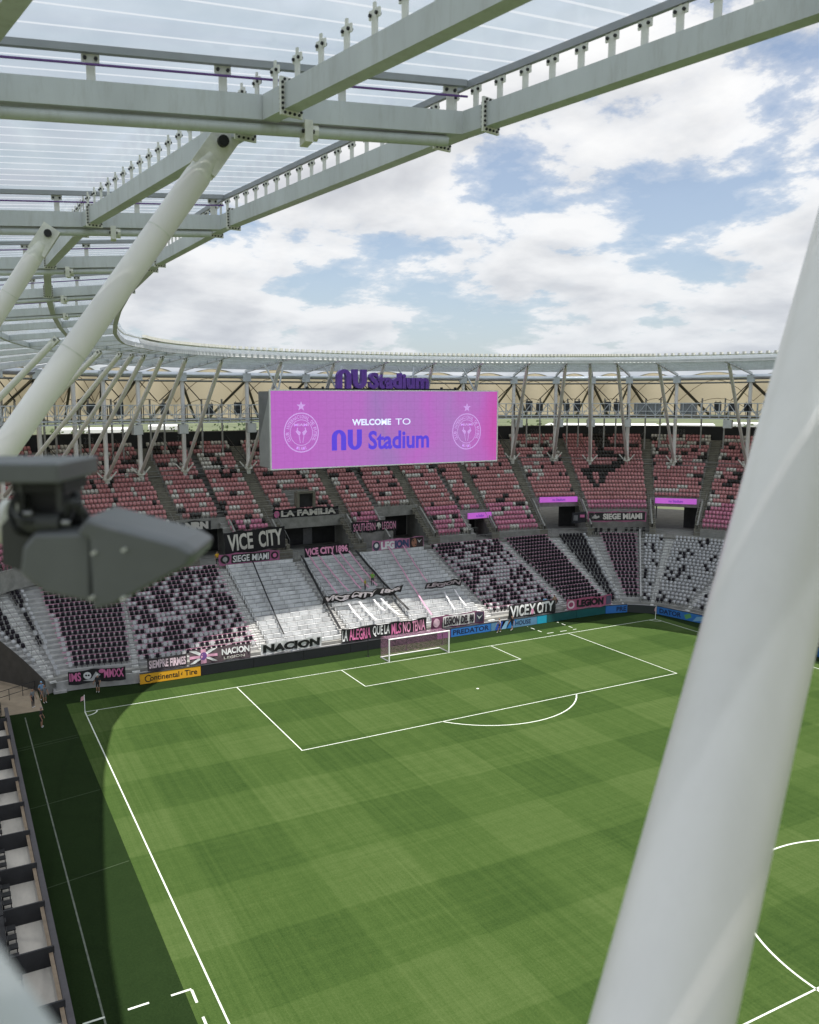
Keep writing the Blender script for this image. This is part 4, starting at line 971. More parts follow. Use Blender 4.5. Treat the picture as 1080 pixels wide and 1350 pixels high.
board(((41.03, YB), (46.6, YB)), 1.0, (.035, .17, .48), 'bright blue board reading PREDATOR right of the goal', [('PREDATOR', NAVY, .05, .95, .2, .8, .03)])
def swoosh(fr, L, h, T):
    for k, cc in enumerate(((.02, .08, .4), (.25, .45, .62), (.03, .2, .5))):
        x = L*(.08+.12*k); v = np.array([(x, .02), (x+.9, .02), (x+1.6, h-.02), (x+.4, h-.02)]); flat('colour_streak', v, [(0, 1, 2, 3)], fr, mat('ink_%.2f_%.2f_%.2f' % cc, cc, .5, 0, 0), T, .005)
board(((46.63, YB), (53.4, YB)), 1.0, (.11, .24, .38), 'hazy blue board with HOUSE lettering behind the two players', [('HOUSE', NAVY, .52, .86, .22, .78, .03)], decor=swoosh)
board(((53.43, YB), (54.9, YB)), 1.0, (.02, .33, .48), 'small cyan panel between the blue and teal boards')
TEAL = (.012, .085, .085)
board(((54.93, YB), (59.6, YB)), 1.0, TEAL, 'plain teal board right of the cyan panel'); board(((59.63, YB), (64.3, YB-.02)), 1.0, (.012, .10, .10), 'plain teal board next to the blue corner board')
board(((64.33, YB-.02), (67.3, 4.15)), 1.0, (.03, .16, .46), 'blue board reading PRE in the far right corner', [('PRE', NAVY, .5, .95, .2, .8, .03)])
board(((67.33, 4.13), (69.95, 1.8)), .95, (.03, .035, .035), 'dark panel standing in for the shadow across the far right corner')  # added dark panel stands in for the shadow on the corner parapet
GB = (.10, .30, .10)
def green(fr, L, h, T):
    v = np.array([(L*.62, .1), (L*.74, h*.5), (L*.70, h*.95), (L*.58, h*.6)]); flat('green_streak', v, [(0, 1, 2, 3)], fr, mat('ink_green', (.12, .36, .12), .5, 0, 0), T, .005)
    v = np.array([(L*.76, .05), (L*.96, .3), (L*.99, h*.9), (L*.84, h*.7)]); flat('blue_streak', v, [(0, 1, 2, 3)], fr, mat('ink_cyan', (.2, .42, .6), .5, 0, 0), T, .005)
board(((70.0, 1.75), (71.45, -4.6)), 1.0, (.035, .17, .48), 'blue board reading DATOR facing the far right touchline', [('DATOR', NAVY, .06, .52, .2, .8, .03)], decor=green)
ys = [-4.63, -12, -19.5, -27, -34.5, -42]
for k in range(5): board(((71.5+.02*k, ys[k]), (71.52+.02*k, ys[k+1]+.03)), 1.0, (.012, .085, .085) if k % 2 else (.03, .15, .40), 'touchline board on the far right side, %s from the corner' % ORD(k+2))
# ================================================================== BANNERS
def banner(label, A, B, h, colr, texts=(), lean=0., decor=(), name='fan_banner', rip=.075):
    fr, L = frame_of(A, B, lean); T = thing(name, label, 'banner', tuple(A)); ph = random.random()*9
    rf = lambda x, y: rip*(math.sin(x*2.1+ph)+.6*math.sin(x*4.7+y*2+ph))+rip*.5*math.sin(y*3+ph)
    nx, ny = max(4, int(L*4)), 6
    v = np.array([(L*i/nx, h*j/ny+(.07*math.sin(i*.45+ph)-.05*abs(math.sin(i*math.pi/8)))*(j in (0, ny))) for j in range(ny+1) for i in range(nx+1)]); f = [(j*(nx+1)+i, j*(nx+1)+i+1, (j+1)*(nx+1)+i+1, (j+1)*(nx+1)+i) for j in range(ny) for i in range(nx)]
    cm = mat('cloth_%.3f_%.3f_%.3f' % colr, colr, .85, 0, .18, 1.5)
    o = flat('cloth', v, f, fr, cm, T, 0, rf); o.data.polygons.foreach_set('use_smooth', [True]*len(f))
    for (s, colt, x0, x1, y0, y1, bold) in texts:
        tv, tf = text_mesh(s, bold); tv, tf = refine(fit(tv, x0*L, x1*L, y0*h, y1*h), tf); flat('lettering', tv, tf, fr, mat('ink_%.2f_%.2f_%.2f' % colt, colt, .8, 0, 0), T, .06+.006*len(decor), rf)
    for di, (colt, poly) in enumerate(decor):
        pv = np.array([(x*L, y*h) for x, y in poly]); pv, pf = refine(pv, [tuple(range(len(pv)))]); flat('emblem', pv, pf, fr, mat('ink_%.2f_%.2f_%.2f' % colt, colt, .8, 0, 0), T, .03+.006*di, rf)
    return T
def disc(cx_, cy_, rx, ry, n=14): return [(cx_+rx*math.cos(2*math.pi*i/n), cy_+ry*math.sin(2*math.pi*i/n)) for i in range(n)]
WH = (.72, .72, .72); PK = (.72, .30, .46); BK = (.012, .011, .013); PK2 = (.62, .16, .34); CR = (.6, .57, .52)
banner('black banner with pink letters and a white skull at the left corner', (-.6, 5.85, .75), (4.5, 5.15, .75), 1.3, BK, [('IMS', PK2, .02, .22, .2, .85, .03), ('MMXX', PK2, .62, .97, .25, .9, .03)], decor=[(WH, disc(.33, .58, .07, .28)), ((.45, .45, .45), [(.25, .2), (.42, .12), (.56, .5), (.48, .8), (.4, .35)]), (BK, disc(.31, .6, .018, .07)), (BK, disc(.355, .6, .018, .07)), (PK2, disc(.58, .8, .05, .16))])
banner('narrow banner reading SIEMPRE FIRMES above the orange board', (6.6, 5.3, 1.1), (10.5, 5.25, 1.1), 1.25, (.05, .04, .045), [('SIEMPRE FIRMES', (.68, .52, .58), .04, .96, .2, .85, .035)])
banner('pink and white flag-pattern banner reading NACION at the front of the mixed block', (10.7, 5.25, 1.1), (17.0, 5.25, 1.1), 1.5, (.10, .07, .08), [('NACION', WH, .52, .98, .42, .85, .035), ('LEGION', CR, .55, .9, .12, .3, .02)], decor=[(WH, [(.0, .95), (.1, .95), (.45, .1), (.38, .1)]), (WH, [(0, .1), (.08, .1), (.45, .95), (.36, .95)]), ((.6, .3, .42), [(0, .42), (.45, .42), (.45, .6), (0, .6)]), ((.62, .32, .44), [(.18, 0.02), (.27, .02), (.27, .98), (.18, .98)]), ((.12, .05, .2), disc(.225, .52, .06, .26))])
banner('white banner with black block graffiti letters at the front of the standing terrace', (18.2, 5.3, 1.1), (25.0, 5.3, 1.1), 1.15, (.62, .62, .62), [('NACION', BK, .03, .97, .12, .9, .06)])
banner('long black banner reading LA ALEGRIA QUE LA MLS NO TENIA behind the goal', (27.3, 5.3, 1.05), (38.0, 5.3, 1.05), 1.6, BK, [('LA', WH, .01, .07, .12, .9, .02), ('ALEGRIA', PK2, .09, .33, .12, .9, .02), ('QUE LA', WH, .36, .55, .12, .9, .02), ('MLS', PK2, .57, .69, .12, .9, .02), ('NO TENIA', PK, .71, .98, .12, .9, .02)])
banner('white and plum banner reading LEGION DEL 98 right of the goal', (38.6, 5.25, 1.1), (45.8, 5.25, 1.1), 1.5, (.16, .045, .10), [('LEGION DEL 98', (.03, .02, .03), .22, .80, .15, .85, .05)], decor=[((.62, .6, .6), [(.20, .08), (.82, .08), (.82, .92), (.20, .92)]), ((.6, .4, .48), disc(.09, .5, .06, .34)), ((.05, .04, .07), [(.84, .1), (.98, .1), (.98, .9), (.84, .9)]), (WH, [(.86, .7), (.91, .3), (.96, .7), (.91, .5)])])
banner('black banner reading VICE CITY in tall white letters with crossed swords', (49.4, 5.25, 1.1), (56.4, 5.25, 1.1), 1.65, (.02, .02, .02), [('VICE', WH, .02, .42, .08, .92, .03), ('CITY', WH, .58, .96, .12, .92, .03)], decor=[(WH, [(.44, .9), (.47, .9), (.56, .1), (.53, .1)]), (WH, [(.53, .9), (.56, .9), (.47, .1), (.44, .1)]), (PK, disc(.5, .3, .03, .22))])
banner('rose pink banner reading LEGION in black letters near the right corner', (58.2, 5.2, 1.15), (65.2, 4.75, 1.15), 1.35, (.42, .11, .20), [('LEGION', BK, .22, .80, .15, .85, .06)], decor=[((.7, .55, .6), disc(.10, .45, .08, .4)), ((.09, .09, .14), [(.86, .1), (.99, .1), (.99, .9), (.86, .9)]), ((.3, .05, .12), disc(.1, .45, .05, .22))])
banner('big black banner reading VICE CITY in ragged white letters on the walkway wall', (19.7, 21.9, 8.75), (27.4, 21.9, 9.15), 2.7, BK, [('VICE', CR, .05, .46, .12, .88, .03), ('CITY', CR, .55, .95, .12, .88, .03)], rip=.06)
banner('black banner reading SIEGE MIAMI in white with pink border below the big VICE CITY one', (18.5, 20.7, 7.75), (26.1, 20.7, 7.75), 1.35, (.35, .11, .22), [('SIEGE', WH, .22, .50, .2, .8, .02), ('MIAMI', WH, .54, .82, .2, .8, .02)], decor=[(BK, [(.2, .1), (.84, .1), (.84, .9), (.2, .9)]), (BK, disc(.1, .5, .075, .4)), (BK, disc(.92, .5, .06, .36)), ((.3, .3, .3), disc(.1, .5, .04, .22)), (PK2, disc(.92, .5, .03, .2))])
banner('crumpled black banner with pink VICE CITY 1896 on the walkway rail', (29.4, 20.75, 7.7), (35.5, 20.75, 7.75), 1.4, BK, [('VICE CITY 1896', PK, .02, .98, .2, .85, .05)], rip=.11)
banner('pink banner reading LEGION in navy and white with a brown portrait patch', (38.9, 20.75, 7.6), (46.6, 20.75, 7.7), 1.5, (.50, .20, .34), [('LEG', WH, .17, .42, .15, .85, .06), ('ION', (.05, .07, .16), .43, .70, .15, .85, .06)], decor=[((.05, .05, .08), disc(.08, .5, .07, .4)), (WH, disc(.08, .55, .035, .2)), ((.03, .02, .02), [(.72, .05), (.99, .05), (.99, .95), (.72, .95)]), ((.30, .14, .09), disc(.81, .5, .055, .4)), ((.5, .5, .5), [(.88, .75), (.92, .4), (.97, .75), (.92, .6)])])
banner('black banner reading SOUTHERN LEGION in thin pink letters with a helmet', (37.4, 23.95, 9.75), (44.2, 23.95, 9.75), 1.45, BK, [('SOUTHERN', PK, .04, .52, .15, .85, .01), ('LEGION', PK, .68, .97, .15, .85, .01)], decor=[(CR, [(.54, .45), (.56, .8), (.61, .85), (.65, .6), (.64, .3), (.61, .5), (.60, .15), (.57, .5)])])
banner('black and pink banner reading LA FAMILIA hung over the wide opening', (27.9, 27.6, 11.75), (37.3, 27.6, 11.75), 1.35, BK, [('LA FAMILIA', CR, .12, .95, .22, .82, .05)], decor=[(PK, [(0, 0), (1, 0), (1, .08), (0, .08)]), (PK2, disc(.055, .5, .04, .34))], rip=.07)
banner('black sign with grey letters NRN over the left opening', (15.6, 28.25, 11.0), (19.8, 28.25, 11.0), 1.2, (.03, .03, .03), [('NRN', CR, .22, .92, .1, .9, .08)], rip=.01)
banner('black banner with pink border reading SIEGE MIAMI under the emblem seats', (74.2, 20.05, 9.3), (82.3, 16.45, 9.3), 1.5, (.38, .13, .22), [('SIEGE MIAMI', CR, .26, .93, .22, .8, .05)], decor=[(BK, [(.02, .1), (.98, .1), (.98, .9), (.02, .9)]), ((.4, .38, .36), [(.06, .35), (.12, .7), (.18, .72), (.22, .45), (.15, .3)])])
banner('small dark banner with a pink patch left of the right-hand SIEGE MIAMI banner', (71.9, 20.75, 9.2), (74.0, 20.1, 9.2), 1.6, (.02, .02, .025), decor=[(PK2, [(.55, .5), (.85, .5), (.85, .75), (.55, .75)]), ((.15, .15, .16), [(.1, .2), (.4, .2), (.4, .7), (.1, .7)])])
banner('crumpled black banner reading VICE CITY 1896 in white lying across the terrace', (27.4, 11.0, 4.25), (37.9, 11.3, 4.35), 1.35, BK, [('VICE CITY', (.72, .66, .70), .02, .66, .2, .85, .06), ('1896', (.72, .66, .70), .72, .97, .3, .9, .06)], lean=-.9, rip=.13)
banner('small black banner with grey and pink LEGION lettering on the upper terrace', (41.2, 11.4, 4.35), (46.5, 11.5, 4.4), 1.15, BK, [('LEGION', (.5, .42, .46), .05, .95, .2, .8, .05)], lean=-.8, rip=.1)
LED = mat('purple_led_strip', (.45, .10, .50), .5, 0, .15, .5, emit=.55)
for (A, B, l) in (((56.4, 24.95, 10.3), (60.2, 24.7, 10.3), 'short purple light strip above the narrow opening below the screen'), ((70.1, 26.1, 11.75), (75.8, 24.3, 11.75), 'purple light strip above the opening left of the emblem seats'), ((85.8, 18.25, 11.6), (90.0, 14.1, 11.6), 'purple light strip above the opening right of the emblem seats')):
    fr, L = frame_of(A, B); T = thing('light_strip', l, 'light strip', A); c = fr[0]+fr[1]*L/2+Vector((0, 0, .4))
    MB().obox(c, fr[1]*L/2, fr[3]*.12, Vector((0, 0, .4))).build('panel', LED, T)
    v, f = text_mesh('nu Stadium', .02); flat('lettering', fit(v, L*.33, L*.67, .2, .6), f, fr, mat('strip_ink', (.12, .03, .35), .5, 0, 0, emit=.4), T, .14)
# streamers over the standing terrace
STW = {'black': mat('black_streamer', (.012, .012, .013), .85, 0, 0), 'pink': mat('pink_streamer', (.55, .28, .38), .8, 0, .1, 2), 'white': mat('white_streamer', (.72, .70, .71), .8, 0, .1, 2)}
def streamer(u0, t0, u1, t1, c, w, label):
    n = 14; rails = [[], []]
    for k in range(n+1):
        q = k/n; u = u0+(u1-u0)*q; t = t0+(t1-t0)*q; p = lpl(u, t); z = lz(t)+.78-.25*math.sin(q*math.pi)*.4+.04*math.sin(q*21)
        rails[0].append((p[0]-w/2, p[1], z)); rails[1].append((p[0]+w/2, p[1], z))
    o = MB().add(*strip(rails, True)).build('streamer', STW[c]); sol = o.modifiers.new('t', 'SOLIDIFY'); sol.thickness = .02
    return tag(o, label, 'streamer', 'cloth streamers laid down the terrace')
for u0, t0, u1, t1, c, w, l in [(5.72, 14.6, 5.62, 1.0, 'black', .16, 'long thin black streamer nearest the mixed seat block'), (6.24, 14.6, 6.14, .6, 'black', .30, 'long wide black streamer left of the pink ones'), (6.86, 14.6, 6.93, 2.2, 'black', .34, 'long wide black streamer right of the pink ones'),
    (6.32, 14.4, 6.34, 6.6, 'pink', .20, 'pink streamer, leftmost between the wide black ones'), (6.42, 14.4, 6.47, 6.8, 'pink', .20, 'pink streamer, second from the left wide black one'), (6.58, 14.6, 6.61, 6.9, 'pink', .22, 'pink streamer, third from the left wide black one'), (6.67, 14.6, 6.70, 7.0, 'pink', .22, 'pink streamer, fourth from the left wide black one'), (6.78, 14.6, 6.80, 7.2, 'pink', .22, 'pink streamer, last before the right wide black one'),
    (6.38, 4.6, 6.40, 1.6, 'white', .20, 'white streamer below the crumpled banner, leftmost'), (6.50, 4.7, 6.54, 1.3, 'white', .26, 'white streamer below the crumpled banner, second'), (6.66, 4.8, 6.69, 2.6, 'white', .22, 'white streamer below the crumpled banner, third'), (6.74, 4.8, 6.80, 1.6, 'white', .24, 'white streamer below the crumpled banner, rightmost'),
    (7.26, 14.8, 7.12, .8, 'pink', .20, 'long pink streamer running from the portrait banner to the front'), (7.44, 14.8, 7.36, 6.8, 'pink', .18, 'pink streamer ending at the small upper banner'), (7.45, 4.6, 7.40, 1.2, 'white', .18, 'white streamer right of the small upper banner'), (7.58, 4.8, 7.55, 1.6, 'white', .18, 'white streamer nearest the right terrace stairs')]:
    streamer(u0, t0, u1, t1, c, w, l)
# ================================================================== WEST SIDE: PITCHSIDE BOXES, TUNNEL, BOOTH
WALLD = mat('dark_side_wall', (.022, .022, .024), .7, 0, .2, 1.2); FLO = mat('beige_box_floor', (.52, .48, .42), .85, 0, .18, .7, .1, streak=(1, .4, 1))
wl = thing('pitchside_wall', 'low dark wall along the left edge of the surround turf', 'wall', (-6.3, -40, 0))
for k in range(14):
    y1 = 1.5-k*8.2; MB().box((-6.35, y1-8.17, -.1), (-6.15, y1, .95)).build('wall_panel', WALLD, wl)
MB().box((-6.4, -113, .951), (-6.1, 1.5, 1.0)).build('coping', mat('wall_coping', (.07, .065, .07), .6), wl)
chm = MB(); chm.box((-.22, -.22, .40), (.22, .22, .46)); chm.box((-.26, -.22, .46), (-.20, .22, .95))
for x in (-.18, .18):
    for y in (-.18, .18): chm.box((x-.02, y-.02, 0), (x+.02, y+.02, .40))
o = chm.build('tmp', BLACK); CHM = o.data; bpy.data.objects.remove(o)
for k in range(11):
    yb = -2.1-k*4.1
    for j, (x1, x0, zf) in enumerate(((-6.36, -8.35, .35), (-8.95, -10.9, .95))):
        T = thing('pitchside_box', '%s open-topped seating box with beige floor, %s from the corner tunnel' % ('front-row' if j == 0 else 'second-row', ORD(k+1)), 'seating box', (x0, yb, 0), 'seating boxes along the left wall')
        MB().box((x0, yb-4.0, zf-.4), (x1, yb, zf)).build('floor', FLO, T)
        MB().box((x0, yb-.02, -.1), (x1, yb+.08, zf+1.0)).build('partition', WALLD, T)
        MB().box((x1-.26, yb-3.9, zf+.72), (x1-.08, yb-.1, zf+.76)).build('counter', mat('wood_counter', (.20, .15, .10), .5, 0, .2, 2), T)
        MB().box((x0-.5, yb-4.0, -.1), (x0-.0, yb, zf+.75)).build('rear_wall', WALLD, T)
        for q in range(4):
            o = obj('box_chair', CHM, None, (x0+.28, yb-.75-q*.82, zf)); o.rotation_euler = (0, 0, 0)
            tag(o, 'small black chair, %s in the %s box %s from the tunnel' % (ORD(q+1), 'front-row' if j == 0 else 'second-row', ORD(k+1)), 'chair', 'black chairs in the pitchside boxes')
RAMP = mat('tunnel_ramp_floor', (.30, .24, .17), .9, 0, .15, 1)
sheet('tunnel_ramp', -24, 2.2, -3.2, 19, -.006, RAMP)
bt = thing('pitchside_booth', 'flat pale-roofed booth with black front beside the corner tunnel', 'booth', (-9, 3, 0))
MB().box((-13, .6, 2.35), (-7.05, 4.9, 2.6)).build('roof', mat('booth_roof', (.48, .48, .46), .6, 0, .15, 1), bt)
MB().box((-12.8, .9, 0), (-7.5, 4.6, 2.34)).build('front', BLACK, bt); MB().box((-7.5, 1.0, 0), (-7.42, 4.5, .9)).build('counter', CONCL, bt)
rl_ = thing('tunnel_railing', 'black metal railing beside the tunnel mouth at the left corner', 'railing', (-6, 4, 0))
mb = MB()
for z in (.5, 1.05): mb.path([(-6.9, .2, z), (-6.6, 2.6, z), (-6.9, 5.6, z), (-3.4, 7.6, z)], .03, 5)
for x, y in ((-6.9, .2), (-6.75, 1.4), (-6.6, 2.6), (-6.75, 4.1), (-6.9, 5.6), (-5.7, 6.3), (-4.5, 7), (-3.4, 7.6)): mb.tube((x, y, 0), (x, y, 1.05), .03, 5)
mb.build('rail', BLACK, rl_)
fs_ = thing('front_steps', 'pale aluminium steps at the front of the left corner block', 'steps', (-1.5, 6.6, 0))
for k in range(3): MB().box((-1.9, 6.0+.32*k, .0), (-.75, 6.3+.32*k, .22+.22*k)).build('step', CONCL, fs_)
# ================================================================== PEOPLE
SKIN = mat('skin', (.34, .19, .12), .6, 0, .08, 4); HAIR = mat('dark_hair', (.012, .009, .007), .7, 0, 0)
def person(label, loc, yaw, shirt, shorts, h=1.76, stride=.0, arm=.15, sleeves=True, legs_bare=True, cap=None, lift=0.):
    T = thing('person', label, 'person', loc); s = h/1.76
    def P(x, y, z): return (x*s, y*s, z*s)
    J = [P(0, 0, .95), P(0, 0, 1.18), P(0, .01, 1.40), P(0, 0, 1.50), P(0, -.02, 1.60), P(0, -.02, 1.70)]
    rad = [.135, .125, .15, .06, .085, .075]; E = [(0, 1), (1, 2), (2, 3), (3, 4), (4, 5)]; reg = ['b', 't', 't', 's', 'h', 'h']
    for sd in (-1, 1):
        o = len(J); f = stride*sd
        J += [P(.10*sd, 0, .88), P(.11*sd, -f*.55-.02, .50), P(.11*sd, -f+.05*abs(f), .09), P(.11*sd, -f-.14, .04)]; rad += [.095, .062, .042, .04]; E += [(0, o), (o, o+1), (o+1, o+2), (o+2, o+3)]; reg += ['b', 'l', 'f', 'f']
        o = len(J); a = arm
        J += [P(.19*sd, 0, 1.40), P((.25+a*.2)*sd, .02+f*.3, 1.13), P((.26+a*.3)*sd, -.10+f*.6-lift, .90+lift), P((.26+a*.3)*sd, -.14+f*.6-lift*1.2, .81+lift*1.1)]; rad += [.062, .046, .034, .036]; E += [(2, o), (o, o+1), (o+1, o+2), (o+2, o+3)]; reg += ['t', 'a', 's', 's']
    me = bpy.data.meshes.new('body'); me.from_pydata(J, E, []); ob = bpy.data.objects.new('tmp_body', me); COL.objects.link(ob)
    sk = ob.modifiers.new('skin', 'SKIN'); sk.use_smooth_shade = True
    for i, vx in enumerate(me.skin_vertices[0].data): vx.radius = (rad[i]*s*(1.25 if reg[i] in 'bt' and i < 3 else 1), rad[i]*s*(.8 if reg[i] in 'bt' and i < 3 else 1)); vx.use_root = (i == 0)
    sb = ob.modifiers.new('sub', 'SUBSURF'); sb.levels = 1; sb.render_levels = 1
    dg = bpy.context.evaluated_depsgraph_get(); m2 = bpy.data.meshes.new_from_object(ob.evaluated_get(dg)); bpy.data.objects.remove(ob)
    m2.materials.clear()
    ms = [SKIN, mat('cloth_%.3f_%.3f_%.3f' % shirt, shirt, .85, 0, .18, 1.5), mat('cloth_%.3f_%.3f_%.3f' % shorts, shorts, .85, 0, .18, 1.5), HAIR, mat('pale_shoe', (.6, .6, .6), .6, 0, 0)]
    for m in ms: m2.materials.append(m)
    JJ = np.array(J)
    for p in m2.polygons:
        c = np.array(p.center); k = int(np.argmin(np.linalg.norm(JJ-c, axis=1))); rg = reg[k]; z = c[2]/s
        mi_ = 0
        if rg == 't' or (rg == 'b' and z > 1.0): mi_ = 1
        elif rg == 'a': mi_ = 1 if (z > 1.2 or not sleeves) else 0
        elif rg == 'b': mi_ = 2
        elif rg == 'l': mi_ = 2 if (z > .55 or not legs_bare) else 0
        elif rg == 'f': mi_ = 4 if z < .1 else (0 if legs_bare else 2)
        elif rg == 'h': mi_ = 3 if (z > 1.69 or (c[1] > .03*s and z > 1.56)) else 0
        p.material_index = mi_; p.use_smooth = True
    b = obj('body', m2, None); b.parent = T
    T.rotation_euler = (0, 0, yaw)
    # face: nose, eyes, ears; hair cap
    mb = MB(); mb.obox(P(0, -.108, 1.635), P(.012, 0, 0), P(0, .02, 0), P(0, 0, .022), SKIN)
    for sd in (-1, 1): mb.obox(P(.032*sd, -.098, 1.655), P(.012, 0, 0), P(0, .008, 0), P(0, 0, .007), HAIR); mb.obox(P(.085*sd, 0, 1.64), P(.01, 0, 0), P(0, .02, 0), P(0, 0, .03), SKIN)
    mb.obox(P(0, -.098, 1.60), P(.022, 0, 0), P(0, .006, 0), P(0, 0, .005), mat('lips', (.28, .10, .09), .6, 0, 0))
    q = mb.build('face', None, None); q.parent = T
    if cap:
        mb = MB(); mb.tube(P(0, -.01, 1.68), P(0, -.01, 1.76), .092*s, 12, .07*s); mb.obox(P(0, -.12, 1.685), P(.06, 0, 0), P(0, .06, 0), P(0, 0, .006)); q = mb.build('cap', mat('cloth_%.3f_%.3f_%.3f' % cap, cap, .8), None); q.parent = T
    # hands: palm, four fingers and a thumb each
    mb = MB()
    for sd in (-1, 1):
        a = arm; f = stride*sd; w = Vector(P((.26+a*.3)*sd, -.14+f*.6-lift*1.2, .81+lift*1.1)); mb.obox(w+Vector(P(0, -.01, -.03)), P(.016, 0, 0), P(0, .036, 0), P(0, 0, .045))
        for k in range(4): q0 = w+Vector(P(0, -.038+.021*k, -.07)); mb.tube(q0, q0+Vector(P(-.012*sd, -.012, -.07+.008*abs(k-1))), .009*s, 5)
        q0 = w+Vector(P(0, -.045, -.02)); mb.tube(q0, q0+Vector(P(-.015*sd, -.03, -.045)), .010*s, 5)
    q = mb.build('hands', SKIN, None); q.parent = T
    return T
B_ = (.012, .012, .014)
person('player in dark shorts and pale top walking along the blue board, left of the pair', (47.2, 4.05, 0), -1.9, (.45, .40, .42), B_, stride=.22)
person('player in black kit walking along the blue board, right of the pair', (49.15, 4.2, 0), -1.5, (.02, .02, .025), B_, stride=.18, arm=.3)
person('person in a pale blue shirt standing at the front rail by the pink LEGION banner', (55.35, 5.9, ZLF), 2.6, (.25, .45, .65), (.30, .42, .55), legs_bare=False, lift=.15)
person('person in a brown top standing beside the pale blue shirted one', (57.0, 6.1, ZLF), 2.9, (.30, .20, .14), (.4, .36, .33), legs_bare=False)
person('steward in a bright yellow vest at the left end of the big VICE CITY banner', (18.6, 21.75, ZW), 0.2, (.62, .36, .02), B_, legs_bare=False)
person('worker in a yellow-green vest crouching over the crumpled terrace banner, left of two', (34.2, 13.4, 4.5), .6, (.40, .36, .04), (.05, .05, .06), h=1.5, legs_bare=False, lift=.1)
person('worker in a green vest on the terrace beside the black streamer, right of two', (35.6, 14.2, 4.8), -.6, (.16, .36, .05), (.05, .05, .06), legs_bare=False)
person('person in a grey shirt standing at the tunnel mouth in the left corner', (-3.95, 3.3, 0), .8, (.16, .17, .18), (.03, .03, .035), legs_bare=False)
person('person in a light blue shirt and cap leaning at the tunnel mouth', (-3.05, 5.0, 0), .4, (.16, .28, .42), (.12, .12, .13), cap=(.2, .35, .5), lift=.2)
person('person in khaki shorts just in front of the light blue shirted one', (-2.9, 4.0, 0), .5, (.14, .15, .16), (.16, .15, .13))
person('person all in black with bare calves on the shaded surround turf', (-3.75, -2.0, 0), 1.2, (.012, .012, .014), B_, cap=(.25, .2, .2))
person('ground worker in black by the corner flag in front of the skull banner', (1.85, 4.7, 0), -.6, (.02, .02, .022), B_, cap=(.5, .5, .5), lift=.1)
# a few things left on the walkway: dark stacked chairs near the right opening
for k, (x, y) in enumerate(((41.5, 22.0), (42.1, 22.0), (43.1, 22.0), (43.7, 22.0), (74.2, 18.4), (74.9, 18.1), (76.0, 17.7), (77.0, 17.3), (78.4, 16.7), (79.2, 16.4), (80.0, 16.0), (80.8, 15.6))):
    o = obj('walkway_chair', CHM, None, (x, y, ZW)); o.rotation_euler = (0, 0, math.pi/2); o.scale = (1.15, 1.15, 1.15)
    tag(o, 'black loose chair on the walkway, %s from the left below %s' % (ORD(k+1 if k < 4 else k-3), 'the SOUTHERN LEGION banner' if k < 4 else 'the right-hand SIEGE MIAMI banner'), 'chair', 'loose chairs on the walkway')
# ================================================================== FOREGROUND: CAMERA HOUSING, HANDRAIL
def fg(px, py, d): return CAM+fw*d+r2*((px-500)/1106.12*d)-u2*((py-675)/1106.12*d)
HOUS = mat('grey_housing_paint', (.125, .13, .138), .4, 0, .08, 5); HOUS2 = mat('dark_housing_paint', (.045, .046, .048), .5, 0, .08, 5)
D = 2.3; base = fg(110, 690, D)
ch = thing('camera_housing', 'dark grey tracking camera housing hanging out of focus at the left', 'camera', tuple(base))
hx = r2.copy(); hx.z = 0; hx.normalize(); hy = Vector((-hx.y, hx.x, 0)); hz = Vector((0, 0, 1))
def L3(a, b, c): return base+hx*a+hy*b+hz*c          # local metres: right, away, up
k_ = D/1106.12
def sil(px, py): return (px-110)*k_, -(py-690)*k_
def prism(name, pts, y0, y1, m, inset=0., parent=ch, y0f=None):
    n = len(pts); mb = MB(); cxm = sum(p[0] for p in pts)/n; czm = sum(p[1] for p in pts)/n
    fr_ = [L3(cxm+(p[0]-cxm)*(1-inset), y0, czm+(p[1]-czm)*(1-inset)) for p in pts]; bk = [L3(p[0], y1, p[1]) for p in pts]
    md = [L3(p[0], y0+(.05 if inset else 0), p[1]) for p in pts]
    vs_ = fr_+md+bk; fs = [tuple(range(n))]+[tuple(range(3*n-1, 2*n-1, -1))]
    for a in (0, n):
        for i in range(n): fs.append((a+i, a+n+i, a+n+(i+1) % n, a+(i+1) % n))
    mb.add(vs_, fs); o = mb.build(name, m, parent)
    bv = o.modifiers.new('b', 'BEVEL'); bv.width = .008; bv.segments = 3; bv.limit_method = 'ANGLE'
    return o
prism('body', [sil(*q) for q in ((72, 778), (138, 792), (142, 690), (60, 692), (44, 712), (38, 748))], -.10, .16, HOUS, .14)
prism('rear_block', [sil(*q) for q in ((8, 742), (40, 752), (52, 705), (24, 676), (10, 690))], -.04, .14, HOUS2)
for sx in (38, 88):      # yoke plates with bolts
    a_, _ = sil(sx, 0); o = MB().obox(L3(a_, .03, sil(0, 668)[1]), hx*.008, hy*.075, hz*.075).build('yoke_plate', HOUS2, ch)
    for q in (-.04, .04): MB().tube(L3(a_, .03+q, sil(0, 672)[1])-hx*.016, L3(a_, .03+q, sil(0, 672)[1])+hx*.016, .009, 8).build('yoke_bolt', mat('gland_metal', (.35, .35, .36), .3, .7, 0), ch)
for q in range(5): MB().obox(L3(*[sil(14+q*7, 0)[0], .06, sil(0, 700+q*2)[1]]), hx*.003, hy*.085, hz*.035).build('cooling_fin', HOUS2, ch)
hood = prism('hood', [sil(*q) for q in ((135, 796), (160, 790), (262, 736), (267, 720), (250, 709), (130, 675), (118, 692), (134, 700))], -.12, .15, HOUS, .06)
mb = MB()
for q in ((144, 718), (182, 714), (139, 775), (178, 776)): a, c = sil(*q); p = L3(a, -.10, c); mb.tube(p-hy*.045, p+hy*.02, .004, 8)
mb.build('screws', STEEL2, hood)
